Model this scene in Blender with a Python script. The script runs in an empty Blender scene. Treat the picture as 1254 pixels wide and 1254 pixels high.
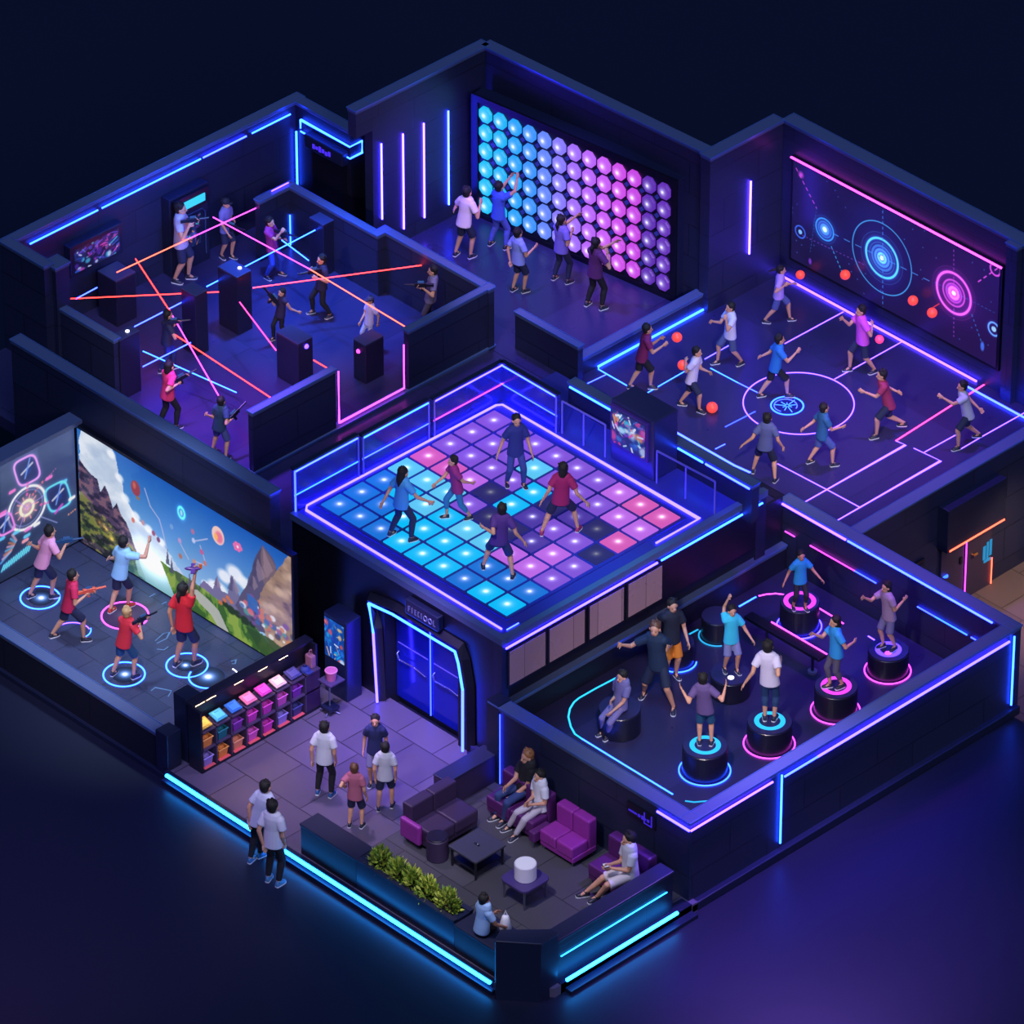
import bpy, math, random
import numpy as np
from math import sin, cos, pi, radians as R
from mathutils import Vector, Matrix
random.seed(7); RNG = np.random.RandomState(5)
sc = bpy.context.scene
COL = sc.collection
# ---------------------------------------------------------------- camera
FPX = 9000.0; PITCH = R(34.7); YAW = R(45.8); DIST = 140.6
FW = Vector((-sin(YAW)*cos(PITCH), cos(YAW)*cos(PITCH), -sin(PITCH)))
RT = Vector((cos(YAW), sin(YAW), 0)); UP = RT.cross(FW)
AW = Vector((-sin(YAW), cos(YAW), 0))          # level direction away from the camera
CAM = -FW*DIST
cd = bpy.data.cameras.new('camera'); cd.lens = FPX/1254*36; cd.sensor_width = 36
cd.clip_start = 1; cd.clip_end = 600
cam = bpy.data.objects.new('camera', cd); COL.objects.link(cam)
cam.matrix_world = Matrix(((RT.x, UP.x, -FW.x, CAM.x), (RT.y, UP.y, -FW.y, CAM.y), (RT.z, UP.z, -FW.z, CAM.z), (0, 0, 0, 1)))
sc.camera = cam

def ray(px, py): return FW + RT*((px-627)/FPX) - UP*((py-627)/FPX)
def at(px, py, z):
    d = ray(px, py); return CAM + d*((z-CAM.z)/d.z)
def on_plane(px, py, p, n):
    d = ray(px, py); return CAM + d*((p-CAM).dot(n)/d.dot(n))
def pix(P):
    q = Vector(P)-CAM; w = q.dot(FW)
    return 627+FPX*q.dot(RT)/w, 627-FPX*q.dot(UP)/w

# ---------------------------------------------------------------- materials
def lin(c):
    f = lambda v: v/12.92 if v <= .04045 else ((v+.055)/1.055)**2.4
    return tuple(f(v/255.0) for v in c)
MATS = {}
def mat(name, c, rough=.5, metal=0, em=None, st=0, spec=.5, lin_c=False, alpha=1, trans=0):
    k = (name, c, rough, metal, em, st)
    if k in MATS: return MATS[k]
    m = bpy.data.materials.new(name); m.use_nodes = True
    b = m.node_tree.nodes['Principled BSDF']
    col = c if lin_c else lin(c)
    b.inputs['Base Color'].default_value = (*col, 1)
    b.inputs['Roughness'].default_value = rough; b.inputs['Metallic'].default_value = metal
    b.inputs['Specular IOR Level'].default_value = spec
    b.inputs['Alpha'].default_value = alpha
    b.inputs['Transmission Weight'].default_value = trans
    if em:
        b.inputs['Emission Color'].default_value = (*em, 1); b.inputs['Emission Strength'].default_value = st
    MATS[k] = m; return m
def neon_mat(name, c, st): return mat(name, (20, 20, 30), .4, 0, c, st)
def nodes(m): return m.node_tree.nodes, m.node_tree.links, m.node_tree.nodes['Principled BSDF']
def panel_mat(name, c, rough=.45, bw=1.9, bh=.72, line=.5):
    """sheet-metal wall panels: seams along the wall from a brick pattern of (x+y, z)"""
    m = mat(name, c, rough); n, l, b = nodes(m)
    tc = n.new('ShaderNodeTexCoord'); sx = n.new('ShaderNodeSeparateXYZ'); l.new(tc.outputs['Object'], sx.inputs[0])
    ad = n.new('ShaderNodeMath'); l.new(sx.outputs[0], ad.inputs[0]); l.new(sx.outputs[1], ad.inputs[1])
    cb = n.new('ShaderNodeCombineXYZ'); l.new(ad.outputs[0], cb.inputs[0]); l.new(sx.outputs[2], cb.inputs[1])
    br = n.new('ShaderNodeTexBrick'); l.new(cb.outputs[0], br.inputs['Vector'])
    br.inputs['Scale'].default_value = 1; br.inputs['Brick Width'].default_value = bw; br.inputs['Row Height'].default_value = bh
    br.inputs['Mortar Size'].default_value = .012; br.inputs['Mortar Smooth'].default_value = .2; br.offset = .5
    cl = lin(c); a = tuple(v*1.15 for v in cl); d = tuple(v*line for v in cl)
    br.inputs['Color1'].default_value = (*cl, 1); br.inputs['Color2'].default_value = (*a, 1); br.inputs['Mortar'].default_value = (*d, 1)
    l.new(br.outputs['Color'], b.inputs['Base Color'])
    bp = n.new('ShaderNodeBump'); bp.inputs['Strength'].default_value = .35; bp.inputs['Distance'].default_value = .01; bp.invert = True
    l.new(br.outputs['Fac'], bp.inputs['Height']); l.new(bp.outputs[0], b.inputs['Normal'])
    return m
def tile_mat(name, c, rough, bw, bh, mortar, off=.5, var=.25, noise=.15):
    m = mat(name, c, rough); n, l, b = nodes(m)
    tc = n.new('ShaderNodeTexCoord'); br = n.new('ShaderNodeTexBrick'); l.new(tc.outputs['Object'], br.inputs['Vector'])
    br.inputs['Scale'].default_value = 1; br.inputs['Brick Width'].default_value = bw; br.inputs['Row Height'].default_value = bh
    br.inputs['Mortar Size'].default_value = mortar; br.inputs['Mortar Smooth'].default_value = .1; br.offset = off
    cl = lin(c)
    br.inputs['Color1'].default_value = (*cl, 1); br.inputs['Color2'].default_value = (*[v*(1-var) for v in cl], 1); br.inputs['Mortar'].default_value = (*[v*.3 for v in cl], 1)
    ns = n.new('ShaderNodeTexNoise'); ns.inputs['Scale'].default_value = 1.7; ns.inputs['Detail'].default_value = 6; l.new(tc.outputs['Object'], ns.inputs['Vector'])
    l.new(br.outputs['Color'], b.inputs['Base Color'])
    mr = n.new('ShaderNodeMapRange'); mr.inputs['To Min'].default_value = max(.05, rough-noise); mr.inputs['To Max'].default_value = rough+noise
    l.new(ns.outputs[0], mr.inputs[0]); l.new(mr.outputs[0], b.inputs['Roughness'])
    bp = n.new('ShaderNodeBump'); bp.inputs['Strength'].default_value = .3; bp.inputs['Distance'].default_value = .008; bp.invert = True
    l.new(br.outputs['Fac'], bp.inputs['Height']); l.new(bp.outputs[0], b.inputs['Normal'])
    return m

# ---------------------------------------------------------------- mesh builder
class MB:
    def __init__(s): s.v = []; s.f = []; s.mi = []; s.cur = 0
    def add(s, vs, fs):
        o = len(s.v); s.v += [tuple(p) for p in vs]
        s.f += [tuple(i+o for i in f) for f in fs]; s.mi += [s.cur]*len(fs); return s
    def slot(s, i): s.cur = i; return s
    def box(s, x0, x1, y0, y1, z0, z1):
        return s.prism([(x0, y0), (x1, y0), (x1, y1), (x0, y1)], z0, z1)
    def prism(s, poly, z0, z1):
        a = sum(poly[i][0]*poly[(i+1) % len(poly)][1]-poly[(i+1) % len(poly)][0]*poly[i][1] for i in range(len(poly)))
        if a < 0: poly = poly[::-1]
        n = len(poly)
        vs = [(p[0], p[1], z0) for p in poly]+[(p[0], p[1], z1) for p in poly]
        fs = [tuple(range(n-1, -1, -1)), tuple(range(n, 2*n))]+[(i, (i+1) % n, n+(i+1) % n, n+i) for i in range(n)]
        return s.add(vs, fs)
    def hexa(s, q0, q1):                                   # two matching quads joined
        vs = list(q0)+list(q1)
        fs = [(3, 2, 1, 0), (4, 5, 6, 7)]+[(i, (i+1) % 4, 4+(i+1) % 4, 4+i) for i in range(4)]
        return s.add(vs, fs)
    def obox(s, c, ax, ay, az):                            # box about c with half-axis vectors
        c, ax, ay, az = map(Vector, (c, ax, ay, az))
        q = lambda k: [c-ax-ay+k*az, c+ax-ay+k*az, c+ax+ay+k*az, c-ax+ay+k*az]
        return s.hexa(q(-1), q(1))
    def loft(s, rings, closed=False, cap=True):
        n = len(rings[0]); vs = [p for r in rings for p in r]; fs = []
        m = len(rings)
        for k in range(m-1 if not closed else m):
            a = k*n; b = ((k+1) % m)*n
            fs += [(a+i, a+(i+1) % n, b+(i+1) % n, b+i) for i in range(n)]
        if cap and not closed: fs += [tuple(range(n-1, -1, -1)), tuple(range((m-1)*n, m*n))]
        return s.add(vs, fs)
    def ring(s, c, a, b, n): return [Vector(c)+a*cos(2*pi*i/n)+b*sin(2*pi*i/n) for i in range(n)]
    def cyl(s, c, r, h, n=32, r2=None, bev=0):
        c = Vector(c); r2 = r if r2 is None else r2
        prof = [(r, 0), (r2, h)] if not bev else [(r-bev, 0), (r, bev), (r2, h-bev), (r2-bev, h)]
        return s.loft([s.ring(c+Vector((0, 0, z)), Vector((q, 0, 0)), Vector((0, q, 0)), n) for q, z in prof])
    def ell(s, c, ax, ay, az, n=14, m=9):
        c, ax, ay, az = map(Vector, (c, ax, ay, az))
        rs = [s.ring(c+az*cos(pi*k/m), ax*sin(pi*k/m), ay*sin(pi*k/m), n)[::-1] for k in range(1, m)]
        o = len(s.v); s.loft(rs, cap=False)
        t = len(s.v); s.v += [tuple(c+az), tuple(c-az)]
        for i in range(n):
            s.f.append((o+(i+1) % n, o+i, t)[::-1]); s.mi.append(s.cur)
            e = o+(m-2)*n; s.f.append((e+i, e+(i+1) % n, t+1)[::-1]); s.mi.append(s.cur)
        return s
    def sph(s, c, r, n=20, m=12): return s.ell(c, (r, 0, 0), (0, r, 0), (0, 0, r), n, m)
    def cone(s, p0, r0, p1, r1, n=10, rnd=(1, 1), ref=None, flat=1.0):
        """tapered limb; rounded or flat ends; flat<1 squeezes it along the second axis"""
        p0, p1 = Vector(p0), Vector(p1); d = p1-p0
        if d.length < 1e-5: d = Vector((0, 0, 1e-3))
        t = d.normalized(); ref = Vector(ref) if ref else (Vector((0, 0, 1)) if abs(t.z) < .9 else Vector((1, 0, 0)))
        a = (ref-t*ref.dot(t)).normalized(); b = t.cross(a)*flat
        rs = []
        if rnd[0]: rs += [(p0-t*r0*.92, r0*.38), (p0-t*r0*.6, r0*.8)]
        rs += [(p0, r0), (p1, r1)]
        if rnd[1]: rs += [(p1+t*r1*.6, r1*.8), (p1+t*r1*.92, r1*.38)]
        return s.loft([s.ring(c, a*q, b*q, n) for c, q in rs])
    def tube(s, pts, r, n=8, closed=False, flat=None):
        pts = [Vector(p) for p in pts]; rs = []
        m = len(pts)
        for k in range(m):
            a = pts[k-1] if (k or closed) else pts[k]; b = pts[(k+1) % m] if (k < m-1 or closed) else pts[k]
            t = (b-a).normalized(); ref = Vector((0, 0, 1)) if abs(t.z) < .9 else Vector((1, 0, 0))
            x = (ref-t*ref.dot(t)).normalized(); y = t.cross(x)
            kk = 1.0
            if 0 < k < m-1 or closed:
                d0 = (pts[k]-pts[k-1]).normalized(); kk = 1/max(.5, d0.dot(t))
            rs.append(s.ring(pts[k], x*r, y*r*kk, n))
        return s.loft(rs, closed=closed)
    def strip(s, pts, w, z0, h):                           # flat line lying on a floor (mitred)
        P = [Vector((p[0], p[1], 0)) for p in pts]; L = []; Q = []
        for k in range(len(P)):
            a = P[max(0, k-1)]; b = P[min(len(P)-1, k+1)]; t = (b-a).normalized(); nrm = Vector((-t.y, t.x, 0))
            d0 = (P[k]-P[k-1]).normalized() if k else t
            nrm *= w/2/max(.4, d0.dot(t)); L.append(P[k]+nrm); Q.append(P[k]-nrm)
        rs = [[Vector((l.x, l.y, z0)), Vector((q.x, q.y, z0)), Vector((q.x, q.y, z0+h)), Vector((l.x, l.y, z0+h))] for l, q in zip(L, Q)]
        return s.loft(rs)
    def build(s, name, m, parent=None, smooth=False, bevel=0, origin=None):
        me = bpy.data.meshes.new(name)
        if origin is not None: s.v = [(p[0]-origin[0], p[1]-origin[1], p[2]-origin[2]) for p in s.v]
        me.from_pydata(s.v, [], s.f); ms = m if isinstance(m, (list, tuple)) else [m]
        for q in ms: me.materials.append(q)
        if len(ms) > 1: me.polygons.foreach_set('material_index', s.mi)
        if smooth: me.polygons.foreach_set('use_smooth', [True]*len(me.polygons))
        me.update()
        o = bpy.data.objects.new(name, me); COL.objects.link(o)
        if origin is not None: o.location = origin
        if parent is not None:
            o.parent = parent
            if origin is None and parent.type == 'EMPTY': o.location = -parent.location
            if origin is None and parent.type != 'EMPTY': o.location = -(parent.location if parent.parent is None else parent.location+parent.parent.location)
        if bevel:
            b = o.modifiers.new('bevel', 'BEVEL'); b.width = bevel; b.segments = 2; b.limit_method = 'ANGLE'
        return o
def tag(o, label=None, cat=None, group=None, kind=None):
    for k, v in (('label', label), ('category', cat), ('group', group), ('kind', kind)):
        if v: o[k] = v
    return o
def thing(name, loc, label, cat, group=None):
    o = bpy.data.objects.new(name, None); o.empty_display_size = .2; COL.objects.link(o); o.location = Vector(loc)
    return tag(o, label, cat, group)
def struct(o): o['kind'] = 'structure'; return o

# ---------------------------------------------------------------- colours
# emitted light of each tube colour (linear, absolute)
N = dict(cyan=(.16, .8, 14), edge=(.16, 3.4, 12), blue=(.25, .5, 18), aqua=(.03, .72, 1.5), violet=(.55, .36, 18), lilac=(.85, .34, 12), pink=(3, .2, 3.4), magenta=(3.4, .14, .9), red=(6, .16, .12), orange=(4, .4, .2), white=(2.4, 2.3, 3))
def neon(c, k=1.0): return neon_mat('neon_'+c, tuple(v/max(N[c]) for v in N[c]), max(N[c])*k*(1.4 if c != 'aqua' else 1))
def strip_light(parent, pts, c, r=.018, k=1.0, name='neon_strip', closed=False):
    return MB().tube(pts, r, 6, closed).build(name, neon(c, k), parent)
WALL = panel_mat('navy_metal_panels', (34, 38, 66), .42)
WALLD = panel_mat('dark_metal_panels', (20, 21, 40), .5, 2.4, .9)
CAP = mat('slate_blue_coping', (84, 98, 138), .38, .1)
EDGE = mat('light_blue_edge_highlight', (96, 132, 205), .3, .5)  # highlights on the wall top edges, put into a lighter colour
DARK = mat('black_lacquered_metal', (16, 17, 30), .35)
NAVY = mat('navy_lacquered_metal', (26, 31, 58), .35)
F_ARENA = tile_mat('arena_floor_vinyl', (54, 50, 92), .34, 1.6, 1.6, .006)
F_HEX = tile_mat('light_wall_room_floor', (52, 48, 92), .3, 2.4, 2.4, .004)
F_COURT = tile_mat('sports_court_vinyl', (52, 48, 96), .33, 3, 3, .003)
F_PLAT = tile_mat('pedestal_room_floor', (46, 44, 82), .33, 2.5, 2.5, .004)
F_LOBBY = tile_mat('lobby_stone_tiles', (98, 88, 112), .36, .95, .95, .012)
F_LOUNGE = tile_mat('lounge_stone_tiles', (74, 72, 82), .5, 1.0, 1.0, .01)
F_SCREEN = tile_mat('projection_room_tiles', (66, 72, 104), .3, .7, .7, .008)
F_TERR = tile_mat('terrace_paving', (96, 84, 84), .6, 1.1, 1.1, .012)
GROUND = mat('smooth_dark_ground', (23, 25, 48), .4)
ZU, ZD, ZL, ZP = 1.85, 3.15, .2, .45

WN = [0]
def wall(name, x0, x1, y0, y1, z0, z1, m=None, cap=.09, edge=True, parent=None):
    """straight wall block; coping on top and its edge highlights put in as thin brighter strips"""
    WN[0] += 1; z1 += .0023*(WN[0] % 7); e0 = .0007*(WN[0] % 5)   # neighbours never share a face
    x0 -= e0; x1 += e0; y0 -= e0; y1 += e0
    o = MB().box(x0, x1, y0, y1, z0, z1-cap).build(name, m or WALL, parent)
    if parent is None: struct(o)
    e = .012
    MB().box(x0-e, x1+e, y0-e, y1+e, z1-cap, z1).build('coping', CAP, o, bevel=.012)
    if edge:
        t = MB(); g = .012
        for (a, b, c, d) in ((x0-e-g, x1+e+g, y0-e-g, y0-e), (x0-e-g, x1+e+g, y1+e, y1+e+g), (x0-e-g, x0-e, y0-e, y1+e), (x1+e, x1+e+g, y0-e, y1+e)):
            t.box(a, b, c, d, z1-.03, z1+.004)
        t.build('edge_strip', EDGE, o)
    return o
def floor(name, poly, z, m, t=.1):
    return struct(MB().prism(poly, z-t, z).build(name, m))
# ================================================================ ground and slabs
YB = 2.0                                  # back wall of the pedestal room
floor('ground', [(-90, -90), (90, -90), (90, YB), (6.75, YB), (6.75, 90), (-90, 90)], 0, GROUND, .3)
floor('floor_terrace', [(6.7, YB+.02), (40, YB+.02), (40, 60), (6.7, 60)], -1.06, F_TERR, .2)
# upper storey slabs
fa = floor('floor_arena', [(-8.9, -6.6), (-2.42, -6.6), (-2.42, 1.7), (-6.4, 1.7), (-6.4, 2.7), (-8.9, 2.7)], ZU, F_ARENA, .25)
fx = floor('floor_light_wall_room', [(-6.4, 1.7), (-.45, 1.7), (-.45, 6.0), (-6.4, 6.0)], ZU, F_HEX, .25)
fc = floor('floor_corridor', [(-2.42, -6.6), (.5, -6.6), (.5, .1), (2.0, .1), (2.0, 2.2), (-.45, 2.2), (-.45, 1.7), (-2.42, 1.7)], ZU-.01, F_ARENA, .25)
fk = floor('floor_court', [(-.45, 2.2), (-.45, 7.75), (11.5, 7.75), (11.5, 7.2), (6.75, 7.2), (6.75, 2.2)], ZU, F_COURT, .25)
fl = floor('floor_lobby', [(1.75, -10.5), (10.35, -10.5), (11.2, -9.85), (11.2, -6.3), (6.2, -6.3), (6.2, -6.0), (1.75, -6.0)], ZL, F_LOBBY, .2)
floor('floor_lounge', [(6.0, -10.2), (10.9, -10.2), (10.9, -6.4), (6.6, -6.4), (6.0, -8.0)], ZL+.004, F_LOUNGE, .004)
fs = floor('floor_projection_room', [(-4.9, -10.2), (1.75, -10.2), (1.75, -6.7), (-4.9, -6.7)], ZL, F_SCREEN, .2)
fp = floor('floor_pedestal_room', [(5.2, -6.2), (10.95, -6.2), (10.95, 1.95), (5.2, 1.95)], ZP, F_PLAT, .35)

# ================================================================ laser arena walls
TA = 4.28
XW = Vector((-8.72, 0, 0)); EX = Vector((1, 0, 0)); YW = Vector((0, 2.5, 0)); EY = Vector((0, 1, 0))
w = wall('wall_arena_left', -8.95, -8.75, -4.95, 2.78, ZU-.1, TA)
for a, b, c in ((((36, 290), (119, 247)), 'cyan', 0), (((124, 244), (245, 182)), 'cyan', 0), (((248, 180), (301, 153)), 'blue', 0), (((308, 151), (355, 128)), 'cyan', 0)):
    P0, P1 = on_plane(*a[0], XW, EX), on_plane(*a[1], XW, EX); z = TA-.22
    strip_light(w, [(-8.71, P0.y, z), (-8.71, P1.y, z)], b)
xe = on_plane(427, 175, YW, EY).x
w = wall('wall_arena_back', -8.8, xe, 2.55, 2.75, ZU-.1, TA, WALLD)
strip_light(w, [(-8.68, 2.5, on_plane(361, 226, YW, EY).z), (-8.68, 2.5, on_plane(361, 160, YW, EY).z)], 'cyan', .022)
w2 = wall('wall_arena_return', xe-.22, xe, 2.6, 3.45, ZU-.1, TA-.02, WALLD)
B0, B1, B2, B3, B4 = [on_plane(x, y, YW, EY) for x, y in ((368, 145), (427, 175), (368, 157), (427, 189), (417, 184))]
xr = xe+.03; yr = at(443, 168, B1.z).y
strip_light(w2, [(B2.x, 2.5, B2.z), (B0.x, 2.5, B0.z-.03), (xr, 2.5, B0.z-.03), (xr, yr, B0.z-.03), (xr, yr, B0.z-.3), (xr, 2.5, B0.z-.3), (xr-.25, 2.5, B0.z-.3)], 'cyan')
strip_light(w2, [(B2.x, 2.5, B0.z-.3), (B2.x+.25, 2.5, B0.z-.3)], 'cyan')
d3 = struct(MB().box(-8.2, xe-.12, 2.47, 2.56, ZU, 3.55).build('door_3', DARK))
MB().box(-8.3, xe-.05, 2.36, 2.55, 3.5, 3.8).build('door_header', NAVY, d3, bevel=.02)
g = MB()
for k in range(6): g.box(-8.05+k*.09, -7.99+k*.09, 2.345, 2.36, 3.58+.02*(k % 2), 3.7-.02*((k+1) % 3))
g.build('sign_glyphs', neon('lilac', .06), d3)
P0, P1 = at(58, 320, TA), at(80, 328, TA)
wall('wall_arena_front_left', -8.9, P0.x+.1, -4.98, -4.78, ZU-.1, TA)
PP = at(69, 322, TA-.1)
wall('wall_arena_post', PP.x-.17, PP.x+.17, PP.y-.17, PP.y+.17, ZU-.1, TA-.08)
# partitions inside the arena (3.24 m level)
TPT = 3.26
wall('wall_partition_left', -7.9, -6.0, -4.72, -4.58, ZU, TPT)
w = wall('wall_partition_back', -7.72, -5.35, 1.42, 1.54, ZU, TPT)
wp = wall('wall_partition_corner', -7.84, -7.72, .62, 1.54, ZU, TPT)
strip_light(wp, [(-7.78, 1.45, TPT+.035), (-7.78, 1.0, TPT+.035)], 'lilac', .014)
strip_light(wp, [(-7.7, 1.4, ZU+.05), (-7.7, 1.4, ZU+.75)], 'cyan', .014)
w = wall('wall_partition_back_step', -5.35, -5.2, 1.42, 1.76, ZU, TPT)
wall('wall_partition_long', -5.2, -2.3, 1.62, 1.76, ZU, TPT)
pa = wall('wall_arena_front', -2.46, -2.34, -4.5, -2.38, ZU-.3, TPT)
pb = wall('wall_arena_front_far', -2.46, -2.34, -.48, 1.78, ZU-.3, TPT)
pk = wall('wall_arena_kerb', -2.46, -2.32, -6.5, 1.78, ZU-.5, ZU+.06, WALLD)
strip_light(pb, [(-2.36, -2.28, TPT-.1), (-2.36, -2.28, ZU+.14), (-2.36, -.58, ZU+.14), (-2.36, -.58, TPT-.28)], 'pink', .016)

# ================================================================ light-wall room
TH = 5.4
w = wall('wall_light_room_left', -6.52, -6.3, 2.34, 5.5, ZU-.1, TH)
XH = Vector((-6.3, 0, 0)); L0 = on_plane(431, 150, XH, Vector((1, 0, 0)))
wall('wall_light_room_lintel', -6.52, -6.3, L0.y+.1, 2.34, on_plane(446, 165, XH, Vector((1, 0, 0))).z, TH)
for px, y0, y1, c in ((467, 176, 269, 'violet'), (493.5, 164, 281, 'lilac'), (519, 151, 267, 'lilac'), (549, 136, 251, 'blue')):
    P0 = on_plane(px, y0, Vector((-6.28, 0, 0)), Vector((1, 0, 0))); P1 = on_plane(px, y1, Vector((-6.28, 0, 0)), Vector((1, 0, 0)))
    strip_light(w, [P0, (P0.x, P0.y, P1.z)], c, .018, 2)
# back wall is a few degrees off the grid
def wall_line(name, a, b, th, z0, z1, m=None):
    a, b = Vector((*a, 0)), Vector((*b, 0)); t = (b-a).normalized(); n = Vector((-t.y, t.x, 0))*th
    q = [a, b, b+n, a+n]
    o = struct(MB().prism([(p.x, p.y) for p in q], z0, z1-.09).build(name, m or WALL))
    e = [a-t*.01-n.normalized()*.012, b+t*.01-n.normalized()*.012, b+n*1.05+t*.01, a+n*1.05-t*.01]
    MB().prism([(p.x, p.y) for p in e], z1-.09, z1).build('coping', CAP, o, bevel=.012)
    k = n.normalized()*.014
    MB().prism([(p.x, p.y) for p in (e[0]-k, e[1]-k, e[1], e[0])], z1-.03, z1+.004).build('edge_strip', EDGE, o)  # front edge highlight, put in as a brighter strip
    return o
wall_line('wall_light_room_back', (-6.4, 5.38), (-.32, 5.68), .25, ZU-.1, TH)
k1 = wall('wall_light_room_kerb', -.62, -.45, 2.15, 5.6, ZU-.1, 2.24)
wall('wall_light_room_front', -2.02, -.3, 2.05, 2.18, ZU-.2, 2.7)

# ================================================================ court walls
w = wall('wall_court_left', -.55, -.3, 5.6, 7.6, ZU-.1, TH)
P0 = on_plane(919.5, 222, Vector((-.27, 0, 0)), Vector((1, 0, 0))); P1 = on_plane(919.5, 310, Vector((-.27, 0, 0)), Vector((1, 0, 0)))
strip_light(w, [P0, (P0.x, P0.y, P1.z)], 'lilac', .02, 2)
wb = wall('wall_court_back', -.3, 11.5, 7.62, 7.9, ZU-.1, TH)
pz = wall('wall_court_pillar', 5.68, 5.95, 7.48, 7.66, ZU-.1, TH-.02)
wf = wall('wall_court_front', 6.72, 6.95, 2.15, 7.6, -1.06, ZU+.03, WALL, cap=.06)
wall('wall_court_front_far', 6.72, 6.95, 7.6, 14, -1.06, ZU+.03, WALL, cap=.06)
struct(MB().box(2.0, 6.75, 2.02, 2.2, .3, ZU-.02).build('wall_court_base', WALLD))
struct(MB().box(1.0, 5.19, .71, 2.02, 1.5, ZU-.04).build('floor_court_ledge', F_COURT))
# glowing court markings, inlaid in the floor
def cl(pts, c, w=.022, k=.9, z=ZU):
    P = [at(x, y, z) for x, y in pts]
    return MB().strip([(p.x, p.y) for p in P], w, z+.001, .006).build('court_line', neon(c, k), fk)
strip_light(fk, [(-.42, 2.72, ZU+.03), (-.42, 7.45, ZU+.03)], 'cyan', .024)
strip_light(fk, [(-.2, 7.56, ZU+.03), (5.0, 7.56, ZU+.03)], 'lilac', .024)
strip_light(fk, [(5.0, 7.3, ZU+.03), (8.6, 7.3, ZU+.03)], 'blue', .022)
cl([(733, 447), (733, 452.5), (788, 484)], 'cyan'); cl([(719, 470), (742, 459)], 'blue', .02)
cl([(788, 484), (840, 454)], 'cyan'); cl([(863, 440), (893, 423)], 'violet'); cl([(961, 421), (1033, 382)], 'lilac')
cl([(870, 451), (904, 469)], 'cyan'); cl([(904, 469), (928, 481)], 'blue', .02)
cl([(1022, 464.5), (1104, 419)], 'lilac')
cl([(1097, 540), (1207, 470)], 'magenta', .035, 1); cl([(1097, 540), (1109, 545), (981, 617.6)], 'lilac')
cl([(1119, 549), (1152, 564.6), (1021, 640)], 'lilac'); cl([(1132, 554), (1170, 533)], 'lilac'); cl([(1204, 534), (1262, 501.5)], 'lilac')
cl([(1175, 551), (1204, 534)], 'lilac', .02)
cl([(952, 568), (1013, 600), (1054, 622)], 'lilac'); cl([(888, 523), (925, 504)], 'blue', .02, .5); cl([(876, 550), (888, 544)], 'blue', .02)
cl([(822.5, 526.5), (899, 570), (919, 579)], 'blue', .05, 1.0)
def ringline(cx, cy, r, w, c, parent, z, name='court_line', k=.9, a0=0, a1=360, n=64):
    c0 = at(cx, cy, z); full = abs(a1-a0) >= 360
    pts = [(c0.x+r*cos(R(a0+(a1-a0)*i/n)), c0.y+r*sin(R(a0+(a1-a0)*i/n))) for i in range(n+1)]
    return MB().strip(pts, w, z+.001, .008).build(name, neon(c, k), parent)
ringline(978, 494, 1.06, .024, 'lilac', fk, ZU)
ringline(964, 497, .31, .03, 'cyan', fk, ZU, 'glow_ring', .7)
ringline(962, 497, .22, .02, 'blue', fk, ZU, 'glow_ring', .6, 20, 290, 40)
cc = at(964, 497, ZU)
gm = MB(); gm.cyl((cc.x, cc.y, ZU), .29, .004, 32); gm.build('glow_disc', neon('blue', .012), fk)
sm = MB()
for k in range(9):
    a = k*2*pi/9+.3; sm.strip([(cc.x+.03*cos(a), cc.y+.03*sin(a)), (cc.x+(.1+.07*(k % 3))*cos(a), cc.y+(.1+.07*(k % 3))*sin(a))], .016, ZU+.004, .004)
sm.build('glow_spark', neon('cyan', .7), fk)
# exterior double door on the terrace
PX = Vector((6.95, 0, 0)); NX = Vector((1, 0, 0))
def wx(px, py): return on_plane(px, py, PX, NX)
y0, y1 = wx(1150, 700).y, wx(1212, 650).y; zt = wx(1182, 652).z; zf = -1.06
d2 = thing('door_2', (6.95, (y0+y1)/2, zf), None, None); d2['kind'] = 'structure'
ym = wx(1179, 690).y
hdr = MB().box(6.95, 7.22, y0-.1, y1+.12, zt+.02, zt+1.0).build('header_panel', NAVY, d2, bevel=.015)
MB().box(6.95, 7.2, y0-.05, y1+.15, zt+.02, zt+.1).build('canopy', DARK, d2)
strip_light(d2, [(7.22, y0-.03, zt+.05), (7.22, y1+.1, zt+.05)], 'orange', .02, .8)
door_m = mat('mauve_grey_door', (54, 46, 72), .4)
lf = MB().box(6.96, 7.0, y0, ym-.03, zf, zt-.04).build('door_leaf', door_m, d2); MB().box(7.0, 7.03, ym-.16, ym-.1, -.15, .0).build('door_handle', DARK, lf)
lf = MB().box(6.96, 7.0, ym+.05, y1, zf, zt-.04).build('door_leaf', door_m, d2); MB().tube([(7.0, ym+.2, -.1), (7.05, ym+.2, -.1), (7.05, ym+.3, -.1)], .018).build('door_handle', mat('brass', (220, 160, 90), .3, .8), lf)
strip_light(d2, [(7.02, ym+.01, zf+.02), (7.02, ym+.01, zt-.1)], 'pink', .015, .6)
strip_light(d2, [(7.02, y1+.02, zf+.02), (7.02, y1+.02, zf+.62)], 'orange', .014, .8)
E0 = wx(1206.5, 674); ya, ze = E0.y-.12, E0.z-.2; gl = MB()
gl.box(7.0, 7.012, ya, ya+.07, ze+.05, ze+.36).box(7.0, 7.012, ya+.1, ya+.15, ze+.02, ze+.42).box(7.0, 7.012, ya+.18, ya+.24, ze+.08, ze+.44).box(7.0, 7.012, ya+.03, ya+.22, ze-.03, ze+.03)
gl.build('door_emblem', neon('aqua', .35), d2)
MB().cyl((7.0, y0+.12, -.25), .06, .02, 16).build('door_lamp', neon('cyan', .4), d2)
wd = thing('service_panel', (6.955, wx(1120, 700).y, 0), 'dark flush service panel on outer wall left of the terrace double doors', 'panel')
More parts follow.
